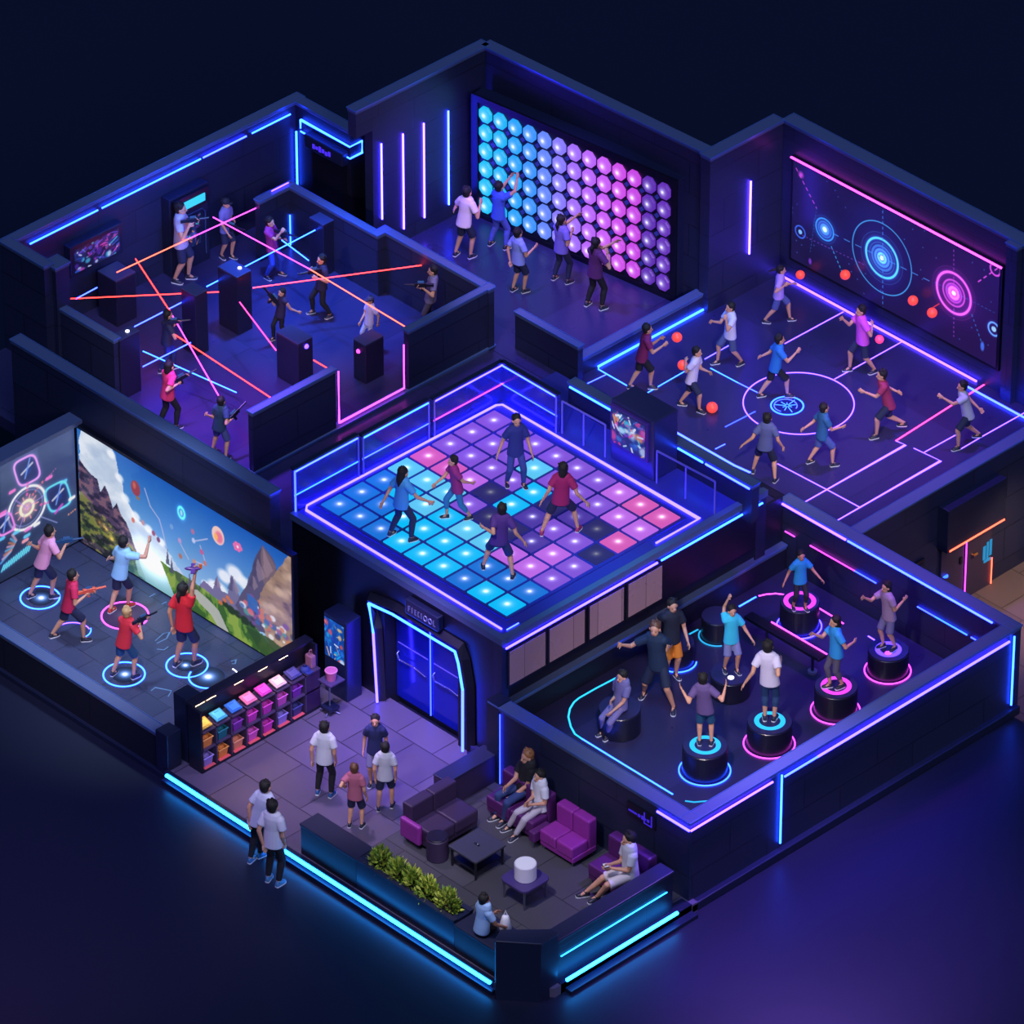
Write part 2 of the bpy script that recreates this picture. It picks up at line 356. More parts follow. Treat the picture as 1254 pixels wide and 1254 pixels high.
MB().box(6.956, 6.99, wx(1111, 700).y, wx(1130, 700).y, zf+.1, .45).build('panel_face', DARK, wd); MB().box(6.98, 7.0, wx(1113, 700).y, wx(1128, 700).y, .2, .35).build('panel_trim', NAVY, wd)
struct(MB().box(6.93, 7.1, y1+1.05, y1+1.3, zf, ZU).build('trim_1', NAVY))
struct(MB().box(6.93, 6.99, y1+1.5, y1+4.5, .3, ZU-.35).build('trim_2', NAVY))

# ================================================================ dance block
blk = struct(MB().box(.5, 5.25, -5.74, .7, 0, ZD-.3).box(.5, 2.95, -6.1, -5.74, 0, ZD-.3).box(4.88, 5.25, -6.1, -5.74, 0, ZD-.3).build('wall_dance_block', WALLD))
up = struct(MB().box(.5, 6.02, -5.74, .68, 2.0, ZD).box(.5, 6.02, -6.1, -5.74, 2.42, ZD).box(4.88, 6.02, -6.1, -5.74, 2.0, 2.42).build('wall_dance_upper', mat('deep_indigo_deck', (58, 56, 150), .3)))
MB().box(.46, 6.05, -6.14, -6.0, ZD-.12, ZD+.02).build('edge_strip', CAP, up)
MB().box(5.93, 6.06, -6.0, .7, ZD-.12, ZD+.02).build('edge_strip', CAP, up)
MB().box(.49, 2.95, -6.115, -6.1, 0, ZD-.14).box(4.88, 6.03, -6.115, -6.1, 0, ZD-.14).box(2.95, 4.88, -6.115, -6.1, 2.42, ZD-.14).box(6.02, 6.028, -6.0, .68, 2.0, ZD-.14).build('facade_panel', DARK, up)
MB().box(5.82, 6.035, -6.12, -5.95, 0.2, ZD-.12).build('corner_post', NAVY, up)
MB().box(6.0, 6.035, .42, .68, 1.7, ZD-.12).build('corner_post', NAVY, up)
strip_light(up, [(6.07, -6.05, ZD-.2), (6.07, -2.2, ZD-.2)], 'violet', .022)
strip_light(up, [(6.07, -2.1, ZD-.2), (6.07, .55, ZD-.2)], 'cyan', .02)
struct(MB().box(5.2, 5.26, -6.0, 1.95, ZP, 2.02).build('wall_pedestal_room_inner', WALLD))
kb = wall('wall_pedestal_room_kerb', 5.22, 5.4, -6.0, 1.92, ZP, 1.0, WALLD)
# lit windows
PXW = Vector((6.03, 0, 0))
pane_m = tile_mat('frosted_window_pane', (150, 116, 130), .3, .62, .62, .01)
b = pane_m.node_tree.nodes['Principled BSDF']; b.inputs['Emission Color'].default_value = (.62, .36, .46, 1); b.inputs['Emission Strength'].default_value = .07
for i, (xa, xb) in enumerate(((622, 667.5), (671, 715.5), (720, 763), (767, 809.5))):
    ya = on_plane(xa, 800, PXW, NX).y; yc = on_plane(xb, 760, PXW, NX).y
    fr = struct(MB().box(6.0, 6.05, ya-.03, yc+.03, 2.02, ZD-.28).build('window_%d' % (i+1), DARK))
    MB().box(6.04, 6.062, ya+.02, yc-.02, 2.08, ZD-.34).build('pane', pane_m, fr)
# deck neon loop
strip_light(up, [(5.83, -2.0, ZD+.02), (5.83, -.88, ZD+.02), (.62, -.85, ZD+.02), (.55, -.95, ZD+.02), (.5, -5.75, ZD+.02), (.6, -5.86, ZD+.02), (5.8, -5.9, ZD+.02)], 'violet', .021, 1.0)
strip_light(up, [(5.88, -5.85, ZD+.02), (5.88, -5.55, ZD+.02)], 'blue', .012)

# ================================================================ pedestal room walls
TPL = 1.92
w = wall('wall_pedestal_room_front', 6.0, 11.05, -6.4, -6.15, 0, TPL)
MB().box(5.95, 6.25, -6.42, -6.1, 0.2, TPL+.03).build('corner_post', NAVY, w)
strip_light(w, [(6.3, -6.43, .25), (6.3, -6.43, TPL-.12)], 'blue', .012, .5)
strip_light(w, [(10.3, -6.44, TPL-.13), (11.1, -6.44, TPL-.13)], 'violet', .024)
w = wall('wall_pedestal_room_right', 10.85, 11.08, -6.4, YB+.1, 0, TPL)
XS = 11.12
strip_light(w, [(XS, -6.42, TPL-.13), (XS, -4.35, TPL-.13)], 'lilac', .02, 1.1)
strip_light(w, [(XS, -4.05, TPL-.17), (XS, -3.2, TPL-.17)], 'blue', .02)
strip_light(w, [(XS, -3.2, TPL-.17), (XS, 1.85, TPL-.17)], 'violet', .024)
strip_light(w, [(XS, -4.12, .3), (XS, -4.12, TPL-.1)], 'cyan', .02)
strip_light(w, [(XS, 1.98, .25), (XS, 1.98, TPL-.12)], 'cyan', .02)
MB().box(11.05, 11.2, -6.45, 2.15, 0, .18).build('plinth', NAVY, w, bevel=.02)
w = wall('wall_pedestal_room_back', 5.2, 11.08, YB-.03, YB+.2, ZP-.3, TPL)
strip_light(w, [(5.25, YB-.06, TPL-.06), (6.9, YB-.06, TPL-.06)], 'lilac', .024)
strip_light(w, [(6.95, YB-.06, TPL-.06), (10.6, YB-.06, TPL-.06)], 'blue', .02)
ZM = 1.28
for a, b2, c in ((5.35, 5.6, 'pink'), (6.0, 7.15, 'pink'), (7.15, 7.7, 'blue'), (8.75, 9.2, 'blue'), (9.2, 10.0, 'cyan'), (10.1, 10.35, 'blue')):
    strip_light(w, [(a, YB-.06, ZM), (b2, YB-.06, ZM)], c, .014, .6)
# glowing lines in the floor of the pedestal room
def pl(pts, c, w=.034, k=.8):
    P = [at(x, y, ZP) for x, y in pts]
    return MB().strip([(p.x, p.y) for p in P], w, ZP+.001, .006).build('floor_line', neon(c, k), fp)
pl([(824, 973), (760, 934), (712, 904.5)], 'cyan')
pl([(712, 904.5), (704, 899), (699, 890), (696, 878), (698, 868), (703, 860), (709, 855), (730, 843), (755, 830)], 'aqua', k=1.3)
pl([(842, 778), (855, 771)], 'aqua'); pl([(905, 743), (926, 731)], 'cyan'); pl([(929, 730), (938, 728), (950, 727), (962, 728.5)], 'pink')
pl([(1003, 745), (1018, 754), (1033, 764)], 'pink'); pl([(1063, 779), (1071, 784)], 'lilac', .03); pl([(839, 981), (850, 982.5), (867, 981)], 'aqua')

# ================================================================ projection room walls
ws = wall('wall_projection_shared', -6.7, .5, -6.66, -6.42, 0, 3.84)
wall('wall_projection_front', -5.4, 1.62, -10.42, -10.2, 0, .9, WALLD)
struct(MB().box(-5.4, 1.75, -10.5, -10.4, 0, .1).build('baseboard_front', NAVY))
struct(MB().box(1.48, 1.8, -10.46, -10.12, 0, 1.0).build('trim_3', NAVY, bevel=.015))
struct(MB().box(1.5, 1.86, -10.02, -9.66, 0, 1.62).build('trim_4', NAVY, bevel=.015))
# ================================================================ lobby edge
st = struct(MB().box(1.78, 10.33, -10.52, -10.44, 0, .24).build('trim_5', NAVY))
strip_light(st, [(1.85, -10.55, .2), (5.1, -10.55, .2), (10.3, -10.55, .2)], 'edge', .034)
MB().box(1.78, 10.4, -10.62, -10.5, 0, .1).build('plinth', NAVY, st)
# ================================================================ painted pictures for the lit screens
def vnoise(U, V, sx, sy, seed):
    r = np.random.RandomState(seed); g = r.rand(sy+2, sx+2)
    x = np.clip(U, 0, .9999)*sx; y = np.clip(V, 0, .9999)*sy
    i = x.astype(int); j = y.astype(int); fx = x-i; fy = y-j; fx = fx*fx*(3-2*fx); fy = fy*fy*(3-2*fy)
    return (g[j, i]*(1-fx)+g[j, i+1]*fx)*(1-fy)+(g[j+1, i]*(1-fx)+g[j+1, i+1]*fx)*fy
class Canvas:
    def __init__(s, w, h, wm, hm, base):
        s.w, s.h, s.wm, s.hm = w, h, wm, hm
        s.U, s.V = np.meshgrid(np.linspace(0, 1, w), np.linspace(0, 1, h))
        s.X = s.U*wm; s.Y = s.V*hm
        s.a = np.zeros((h, w, 3))+np.array(base)/255.0; s.px = wm/w
    def fbm(s, sx, sy, seed, oct=4):
        return sum(vnoise(s.U, s.V, sx*2**k, sy*2**k, seed+k)*.5**k for k in range(oct))/sum(.5**k for k in range(oct))
    def put(s, m, c, al=1.0):
        m = np.clip(m, 0, 1)[..., None]*al; s.a = s.a*(1-m)+np.array(c)/255.0*m
    def glow(s, m, c, al=1.0): s.a = s.a+np.clip(m, 0, 1)[..., None]*al*np.array(c)/255.0
    def aa(s, d): return np.clip(.5-d/s.px, 0, 1)
    def poly(s, pts, c, al=1, wob=0, seed=1):
        x, y = s.U, s.V
        if wob:
            x = x+(s.fbm(14, 8, seed)-.5)*wob; y = y+(s.fbm(14, 8, seed+9)-.5)*wob*2
        m = np.zeros_like(s.U, bool); n = len(pts)
        for i in range(n):
            (x0, y0), (x1, y1) = pts[i], pts[(i+1) % n]
            if y0 == y1: continue
            m ^= ((y0 > y) != (y1 > y)) & (x < (x1-x0)*(y-y0)/(y1-y0)+x0)
        s.put(m.astype(float), c, al); return m
    def ell(s, u, v, rx, ry, c, al=1, soft=0):
        d = np.sqrt(((s.X-u*s.wm)/rx)**2+((s.Y-v*s.hm)/ry)**2)
        s.put(s.aa((d-1)*min(rx, ry)) if not soft else np.clip((1-d)/soft, 0, 1), c, al)
    def ringm(s, u, v, r, w, c, al=1, dash=0, glow=0, ax=1):
        dx = (s.X-u*s.wm)/ax; dy = s.Y-v*s.hm; d = np.abs(np.hypot(dx, dy)-r)-w/2; m = s.aa(d)
        if dash: m = m*(np.sin(np.arctan2(dy, dx)*dash) > -.2)
        s.put(m, c, al)
        if glow: s.glow(np.exp(-np.maximum(d, 0)/glow), c, .3*al)
    def line(s, u0, v0, u1, v1, w, c, al=1, dash=0, glow=0):
        ax, ay, bx, by = u0*s.wm, v0*s.hm, u1*s.wm, v1*s.hm; L = max(1e-6, math.hypot(bx-ax, by-ay))
        t = ((s.X-ax)*(bx-ax)+(s.Y-ay)*(by-ay))/L**2; tc = np.clip(t, 0, 1)
        d = np.hypot(s.X-ax-tc*(bx-ax), s.Y-ay-tc*(by-ay))-w/2; m = s.aa(d)
        if dash: m = m*(np.sin(tc*L/dash*2*pi) > -.1)
        s.put(m, c, al)
        if glow: s.glow(np.exp(-np.maximum(d, 0)/glow), c, .3*al)
    def star(s, u, v, r, c, al=1): s.glow(np.exp(-np.hypot(s.X-u*s.wm, s.Y-v*s.hm)/r), c, al)
def image(cv, o, eu, ev, name, parent, st=1.0, rough=.3):
    """the canvas as a picture surface: one flat grid with a colour at every grid point"""
    o, eu, ev = Vector(o), Vector(eu), Vector(ev); w, h = cv.w, cv.h
    P = np.array(o)[None, None]+cv.U[..., None]*np.array(eu)+cv.V[..., None]*np.array(ev)
    off = np.array(parent.location); P = P-off
    idx = np.arange(w*h).reshape(h, w); F = np.stack([idx[:-1, :-1], idx[:-1, 1:], idx[1:, 1:], idx[1:, :-1]], -1).reshape(-1, 4)
    me = bpy.data.meshes.new(name); me.vertices.add(w*h); me.vertices.foreach_set('co', P.reshape(-1))
    me.loops.add(F.size); me.loops.foreach_set('vertex_index', F.reshape(-1).astype(np.int32))
    me.polygons.add(len(F)); me.polygons.foreach_set('loop_start', np.arange(0, F.size, 4, dtype=np.int32))
    me.update(calc_edges=True); me.validate()
    at_ = me.color_attributes.new('picture', 'FLOAT_COLOR', 'POINT')
    a = np.clip(cv.a, 0, 1); l = np.where(a <= .04045, a/12.92, ((a+.055)/1.055)**2.4)
    at_.data.foreach_set('color', np.concatenate([l, np.ones((h, w, 1))], -1).astype(np.float32).reshape(-1))
    m = mat('lit_picture_'+name+parent.name, (8, 8, 12), rough); n, lk, b = nodes(m)
    t = n.new('ShaderNodeVertexColor'); t.layer_name = 'picture'; lk.new(t.outputs[0], b.inputs['Emission Color']); b.inputs['Emission Strength'].default_value = st
    me.materials.append(m); ob = bpy.data.objects.new(name, me); COL.objects.link(ob); ob.parent = parent
    return ob
class Plane:                                   # helper: photo pixel -> (u, v) on a screen
    def __init__(s, o, eu, ev): s.o, s.eu, s.ev = Vector(o), Vector(eu), Vector(ev); s.n = s.eu.cross(s.ev)
    def uv(s, px, py):
        d = on_plane(px, py, s.o, s.n)-s.o; return d.dot(s.eu)/s.eu.length_squared, d.dot(s.ev)/s.ev.length_squared
# ---------------------------------------------------------------- landscape wall
X0, X1, Z0, Z1 = -4.74, 1.17, .24, 2.84
t = thing('projection_wall', (-4.76, -6.68, ZL), 'large lit wall screen showing a blue sky, cliffs, clouds and green meadow', 'screen')
MB().box(-4.8, 1.22, -6.775, -6.66, ZL, 2.9).build('screen_panel', DARK, t)
P = Plane((X0, -6.78, Z0), (X1-X0, 0, 0), (0, 0, Z1-Z0)); q = P.uv
def Q(*pts): return [q(*p) for p in pts]
c = Canvas(380, 170, X1-X0, Z1-Z0, (60, 130, 205))
sky = c.V[..., None]; c.a = (1-sky)*np.array((176, 214, 240))/255+sky*np.array((18, 88, 180))/255
c.put(np.clip((.45-c.U)*1.2, 0, 1)*(c.fbm(6, 4, 3) > .5), (90, 160, 220), .5)
cloud = c.poly(Q((97, 520), (136, 545), (146, 575), (152, 605), (164, 628), (180, 643), (196, 660), (214, 690), (235, 720), (190, 715), (99, 640)), (214, 224, 238), 1, .05, 4)
n1 = c.fbm(12, 8, 8); c.put(cloud*np.clip(n1*2-.7, 0, 1), (150, 172, 205), .8); c.put(cloud*np.clip(.75-n1*1.5, 0, 1), (250, 250, 255), .8)
for x, y, r in ((136, 556, .16), (146, 585, .15), (153, 610, .16), (166, 632, .16), (182, 648, .15), (198, 664, .14)): c.ell(*q(x, y), r, r*.8, (244, 246, 252), .85, .5)
for k, (x, y, r) in enumerate(((262, 718, .22), (275, 706, .24), (288, 703, .3), (300, 715, .25), (270, 722, .25), (310, 730, .2), (252, 716, .15))): c.ell(*q(x, y), r, r*.75, (240, 242, 250), .9, .45)
# far ridges
c.poly(Q((235, 722), (250, 712), (262, 722), (266, 705), (272, 724), (280, 728), (284, 704), (290, 718), (296, 735), (330, 775), (250, 760)), (112, 108, 150), 1, .02, 5)
c.poly(Q((288, 742), (301, 716), (309, 700), (314, 680), (321, 668), (328, 676), (336, 690), (342, 720), (350, 780), (310, 775)), (86, 80, 112), 1, .02, 6)
c.poly(Q((321, 670), (328, 678), (336, 692), (338, 720), (326, 730), (318, 700)), (122, 100, 108), .8, .03, 7)
rock = c.poly(Q((318, 738), (322, 718), (332, 708), (340, 696), (349, 686), (360, 678), (360, 812), (330, 790), (322, 765)), (150, 122, 104), 1, .03, 8)
n2 = c.fbm(16, 16, 11); c.put(rock*np.clip(n2*3-1.4, 0, 1), (200, 168, 142), .75); c.put(rock*np.clip(1.5-n2*3.6, 0, 1), (78, 60, 72), .9)
for k in range(9): c.ell(*q(326+k*4+3*(k % 2), 742-k*6+8*(k % 3)), .15, .12, (206, 176, 150), .55, .6)
for x, y, h_ in ((285, 704, 30), (266, 706, 20), (309, 702, 28), (321, 670, 48), (314, 682, 40)):
    c.poly(Q((x, y), (x+h_*.3, y+h_*.62), (x+h_*.12, y+h_*.8), (x+h_*.02, y+h_*.5)), (158, 134, 150), .55, .02, 17); c.poly(Q((x, y), (x-h_*.22, y+h_*.5), (x-h_*.02, y+h_*.62)), (62, 58, 88), .5, .02, 18)
cliff = c.poly(Q((97, 560), (104, 572), (112, 582), (120, 588), (124, 604), (129, 595), (134, 606), (138, 622), (143, 616), (149, 632), (155, 640), (161, 654), (165, 668), (172, 688), (178, 712), (97, 665)), (74, 58, 88), 1, .015, 12)
n3 = c.fbm(10, 22, 21); n4 = c.fbm(34, 26, 22); c.put(cliff*(n4 > .55), (128, 92, 108), .8); c.put(cliff*(n4 < .4), (36, 30, 52), .8)
low = cliff & (c.V < .46-.9*c.U); c.put(low*np.clip(n3*2.2-.5, 0, 1), (58, 78, 44), .9); c.put(low*(n4 > .56), (128, 132, 60), .75); c.put(low*(n4 < .42), (24, 30, 28), .7)
for x, y in ((130, 648), (137, 660), (150, 667), (122, 640)): c.star(*q(x, y), .05, (230, 150, 60), .7)
# mist, then meadow with path
c.poly(Q((168, 680), (182, 672), (205, 692), (240, 735), (250, 752), (206, 735), (168, 705)), (196, 220, 234), .75, .04, 14)
for x, y in ((175, 676), (182, 690), (196, 700)): c.star(*q(x, y), .22, (220, 240, 255), .55)
c.put(((c.V < .2) & (c.U < .46) & (c.U > .2))*np.clip(1-c.V*4, 0, 1), (70, 140, 150), .6)
mea = c.poly(Q((196, 686), (215, 699), (236, 712), (254, 724), (272, 738), (290, 750), (312, 768), (330, 790), (358, 812), (344, 815), (218, 742), (204, 705)), (96, 136, 52), 1, .012, 15)
n5 = c.fbm(30, 7, 31); c.put(mea*(n5 > .53), (150, 172, 74), .7); c.put(mea*(n5 < .42), (46, 84, 34), .8)
c.poly(Q((300, 765), (330, 780), (360, 806), (356, 815), (320, 800)), (44, 72, 34), .8, .03, 16)
c.poly(Q((233, 722), (241, 722), (256, 735), (268, 748), (280, 774), (271, 774), (258, 752), (244, 738)), (176, 178, 176), .95)
for x, y, s_ in ((283, 747, .14), (291, 752, .12), (276, 740, .1), (300, 760, .14), (309, 765, .1)): c.ell(*q(x, y), s_, s_*.8, (34, 52, 30), .95, .3)
rj = np.random.RandomState(77)
for i in range(60):
    t_ = rj.rand(); x = 296+t_*58+rj.randn()*4; y = 738+t_*48+rj.randn()*9; cc_ = ((200, 120, 80), (225, 110, 120), (236, 236, 246), (60, 104, 170), (120, 80, 150), (80, 160, 160), (150, 90, 140), (70, 60, 90))[rj.randint(8)]
    u, v = q(x, y); s_ = .03+.06*rj.rand(); c.ell(u, v, s_*1.3, s_, cc_, .8, .35)
for x, y in ((270, 738), (275, 735), (279, 732), (283, 737)): c.ell(*q(x, y), .07, .06, (206, 110, 70), .9, .35)
u, v = q(308, 740); c.poly([(u-.02, v-.03), (u+.03, v-.06), (u+.028, v+.06), (u-.018, v+.08)], (54, 104, 180), .9)
# floating things in the sky
u, v = q(166, 598); c.ell(u, v, .13, .17, (150, 62, 74)); c.ell(u-.006, v+.02, .06, .1, (206, 108, 96), .8, .5); c.ell(u+.01, v-.075, .05, .04, (150, 110, 70))
u, v = q(222, 628); c.ringm(u, v, .12, .05, (90, 235, 250), 1, 0, .03, .75); c.ell(u, v, .05, .09, (190, 250, 255), .8, .5)
u, v = q(267, 656); c.ell(u, v, .17, .2, (240, 200, 190)); c.ell(u+.004, v-.01, .13, .16, (232, 120, 150), 1, .4); c.ell(u-.01, v-.02, .07, .1, (250, 180, 90), 1, .5)
u, v = q(291, 669.7)
for k in range(6): c.ell(u+.014*cos(k), v+.025*sin(k*1.05), .05, .05, (226, 110, 170))
c.ell(u, v, .03, .03, (250, 220, 230))
for a, b in (((177, 598), (184, 620)), ((184, 620), (195, 636)), ((195, 636), (199, 650)), ((199, 650), (204, 672)), ((221, 666), (231, 685)), ((236, 663), (254, 660)), ((245, 668), (252, 690)), ((238, 687), (250, 692))): c.line(*q(*a), *q(*b), .025, (196, 190, 226), .9)
for x, y, cl_ in ((163, 637, (214, 120, 110)), (175, 640, (200, 150, 160)), (188, 653, (160, 80, 110)), (194, 661, (120, 70, 110)), (220, 662, (190, 150, 200)), (237, 662, (190, 200, 240)), (247, 676, (200, 90, 140)), (221, 681, (180, 110, 90)), (238, 688, (200, 140, 110)), (251, 690, (190, 120, 110)), (236, 651, (180, 110, 150)), (210, 645, (120, 160, 210))): c.ell(*q(x, y), .06, .07, cl_, .95, .35)
for x, y in ((203, 680), (208, 690), (230, 708)): c.poly(Q((x, y+10), (x+2, y-8), (x+5, y+13)), (80, 82, 110), .9)
image(c, (X0, -6.78, Z0), (X1-X0, 0, 0), (0, 0, Z1-Z0), 'picture', t, .95)
# ---------------------------------------------------------------- side wall screen
YA, YB2 = -10.15, -6.8
t = thing('projection_side_wall', (-4.9, -8.5, ZL), 'dark side wall screen with a glowing steering wheel shape and blue icons', 'screen')
MB().box(-5.05, -4.805, YA-.05, -6.66, ZL, 2.88).build('screen_panel', DARK, t)
MB().box(-5.08, -4.72, YA-.05, -6.66, 2.88, 2.98).build('coping', CAP, t)
P = Plane((-4.8, YA, .24), (0, YB2-YA, 0), (0, 0, 2.6)); q = P.uv
c = Canvas(230, 170, YB2-YA, 2.6, (44, 56, 92))
c.a *= (.65+.5*c.U+.45*c.V)[..., None]; c.put(np.clip(c.fbm(5, 9, 41)*2-1.0, 0, 1), (90, 105, 150), .5)
c.put((c.U < .73)*(c.U > .45)*(c.V > .65)*np.clip(c.V-.5, 0, 1), (110, 130, 180), .5)
PK, CY, WH = (240, 110, 190), (90, 190, 255), (235, 235, 255)
u, v = q(33, 622); c.ringm(u, v, .46, .045, WH, 1, 0, .03); c.ringm(u, v, .38, .02, (150, 170, 255), .6); c.ringm(u, v, .16, .06, (255, 190, 150), 1, 0, .05); c.star(u, v, .12, (255, 160, 120), 1)
for k in range(10): a = k*pi/5; c.line(u+.2*cos(a)/c.wm, v+.2*sin(a)/c.hm, u+.28*cos(a)/c.wm, v+.28*sin(a)/c.hm, .03, (255, 170, 190), .9)
for a in (.2, 2.3, 4.2): c.line(u, v, u+.45*cos(a)/c.wm, v+.45*sin(a)/c.hm, .025, (190, 150, 255), .7)
def icon(px, py, col, r=.27):
    u, v = q(px, py); w_, h_ = r/c.wm, r*1.1/c.hm
    dd = ((np.abs(c.X-u*c.wm+.25*(c.Y-v*c.hm))/r)**4+(np.abs(c.Y-v*c.hm)/(r*1.12))**4)**.25
    e = np.abs(dd-1)*r-.02; c.put(np.clip((1-dd)*20, 0, 1), (30, 40, 110), .6); c.put(c.aa(e), col); c.glow(np.exp(-np.maximum(e, 0)/.03), col, .25)
    c.ell(u, v, r*.5, r*.5, (40, 70, 160), .8, .4); c.line(u-w_*.5, v-.01, u+w_*.5, v+.04, .05, WH, .8); c.line(u-w_*.2, v-.06, u+w_*.3, v+.09, .04, (120, 160, 255), .9)
icon(33, 576, (210, 140, 255)); icon(71, 608, CY); icon(6, 642, (220, 120, 200), .2)
c.line(*q(33, 606), *q(34, 592), .06, PK, .9, .08); c.line(*q(50, 618), *q(60, 615), .06, PK, .9, .08); c.line(*q(40, 606), *q(52, 590), .05, (255, 130, 160), .8, .07); c.line(*q(52, 592), *q(68, 574), .03, (230, 120, 180), .6, .06)
c.line(*q(48, 632), *q(70, 640), .02, (170, 180, 255), .8); c.line(*q(68, 628), *q(76, 618), .06, (220, 90, 220), .9); c.line(*q(84, 630), *q(92, 624), .04, (255, 170, 140), .8, .05)
for x, y, cl_ in ((34, 648, PK), (33, 656, CY), (31, 662, (240, 150, 160)), (45, 642, WH), (20, 652, CY), (4, 628, PK), (15, 602, PK), (2, 660, CY), (78, 590, CY), (60, 585, PK), (88, 610, WH)): c.line(*q(x-2.5, y+1.5), *q(x+2.5, y-1.5), .07, cl_, .8, 0, .02)
for k in range(12): c.line(*q(2+k*3, 700-k*2.3), *q(5+k*3, 692-k*2.4), .03, (90, 200, 255), .9, 0, .02)
for k in range(8): c.line(*q(1+k*2, 690-k*5), *q(13+k, 676-k*2), .05, ((110, 200, 255), (240, 190, 220), (230, 140, 100))[k % 3], .7)
image(c, (-4.8, YA, .24), (0, YB2-YA, 0), (0, 0, 2.6), 'picture', t, .8)
# ---------------------------------------------------------------- target wall of the court
X0, X1, Z0, Z1 = .05, 5.48, 2.42, 4.66
t = thing('target_screen', (2.7, 7.6, 2.4), 'wide dark wall screen with glowing blue and pink target rings behind the ball court', 'screen')
MB().box(X0-.06, X1+.06, 7.56, 7.62, Z0-.06, Z1+.08).build('screen_panel', DARK, t)
strip_light(t, [(X0-.05, 7.53, Z1+.06), (X1+.05, 7.53, Z1+.06)], 'pink', .022)
P = Plane((X0, 7.55, Z0), (X1-X0, 0, 0), (0, 0, Z1-Z0)); q = P.uv
c = Canvas(430, 180, X1-X0, Z1-Z0, (26, 20, 70)); c.a = c.a*(.75+.4*c.fbm(5, 3, 51))[..., None]; c.put(c.U, (40, 12, 70), .5)
BL, MG = (50, 140, 255), (230, 80, 240)
u, v = q(1080, 316); c.star(u, v, .3, (20, 60, 255), .8)
for r, w, a in ((.78, .022, .9), (.55, .012, .3), (.42, .045, 1), (.33, .02, .4), (.26, .05, .5), (.18, .05, .6), (.1, .05, .9)): c.ringm(u, v, r, w, (70, 170, 255), a, 0, .03 if r > .4 and r < .5 else 0)
c.ell(u, v, .05, .05, (235, 250, 255)); c.star(u, v, .1, (150, 200, 255), .9)
c.line(*q(1081, 258), *q(1081, 376), .018, (70, 140, 255), .8, .12); c.line(*q(1020, 286), *q(1140, 345), .018, (70, 150, 255), .8, .3)
u, v = q(1010, 281); c.star(u, v, .16, (20, 70, 255), .8)
for r, w, a in ((.3, .012, .3), (.235, .035, 1), (.17, .04, .5), (.1, .05, .6)): c.ringm(u, v, r, w, BL, a)
c.ell(u, v, .06, .06, (140, 210, 255)); c.star(u, v, .08, (160, 210, 255), .8)
c.line(*q(1018, 302), *q(1032, 335), .02, (60, 170, 255), .9, .1); c.line(*q(975, 206), *q(1000, 255), .02, MG, .9, .14); c.line(*q(1000, 255), *q(992, 310), .012, BL, .6, .08); c.line(*q(978, 286), *q(1060, 325), .015, (150, 90, 255), .6, .1)
u, v = q(980, 284); c.ringm(u, v, .13, .03, (60, 110, 255), .9); c.ell(u, v, .05, .05, (120, 180, 255))
u, v = q(1168, 359); c.star(u, v, .26, (190, 30, 220), .7)
for r, w, a in ((.44, .05, 1), (.56, .008, .3), (.28, .035, .8), (.2, .03, .5), (.12, .05, .9)): c.ringm(u, v, r, w, MG, a, 0, .03 if w > .045 else 0)
c.ell(u, v, .05, .05, (255, 220, 255)); c.star(u, v, .1, (255, 130, 255), .9)
c.line(*q(1168, 306), *q(1168, 412), .015, (200, 80, 255), .7, .1); c.line(*q(1198, 345), *q(1224, 327), .025, MG, .9, .2); c.line(*q(1150, 372), *q(1137, 380), .02, (255, 60, 60), .9); c.line(*q(1145, 346), *q(1220, 384), .012, BL, .6, .1); c.line(*q(1190, 385), *q(1204, 425), .015, BL, .9, .1)
u, v = q(1217, 403); c.ringm(u, v, .14, .035, (80, 130, 255), 1, 0, .02); c.ell(u, v, .06, .06, (150, 200, 255))
u, v = q(1203, 424); c.ell(u, v, .06, .13, (70, 120, 255), .8, .4)
u, v = q(1219, 330); c.ringm(u, v, .13, .04, MG, .9); u, v = q(981, 214); c.ell(u, v, .1, .1, MG, .8, .8); u, v = q(992, 320); c.ell(u, v, .05, .09, (130, 60, 220), .8, .5)
for k in range(40): c.ell(RNG.rand(), RNG.rand(), .014, .014, (70, 110, 220), .7)
for pts in (((1137, 370), 0),): pass
image(c, (X0, 7.55, Z0), (X1-X0, 0, 0), (0, 0, Z1-Z0), 'picture', t, 1.1)
# ---------------------------------------------------------------- small game displays
def game_canvas(w, h, wm, hm, base, cols, seed, n=60, big=.16):
    r = np.random.RandomState(seed); c = Canvas(w, h, wm, hm, base); c.put(np.clip(c.fbm(6, 5, seed)*2-.8, 0, 1), cols[0], .7); c.put(np.clip(c.fbm(9, 7, seed+30)*2.4-1.4, 0, 1), cols[1], .9)
    for k in range(n):
        cc_ = cols[r.randint(len(cols))]; u, v = r.rand(2); s_ = (.25+r.rand())*big*min(wm, hm)
        if k % 3: c.line(u, v, u+(r.rand()-.5)*.35, v+(r.rand()-.5)*.4, s_*.35, cc_, .85)
        else: c.ell(u, v, s_, s_*(.5+r.rand()*.8), cc_, .75, .5)
    return c
BRI = [(40, 90, 200), (90, 40, 150), (240, 240, 255), (70, 200, 230), (220, 70, 160), (120, 70, 220), (240, 150, 90)]
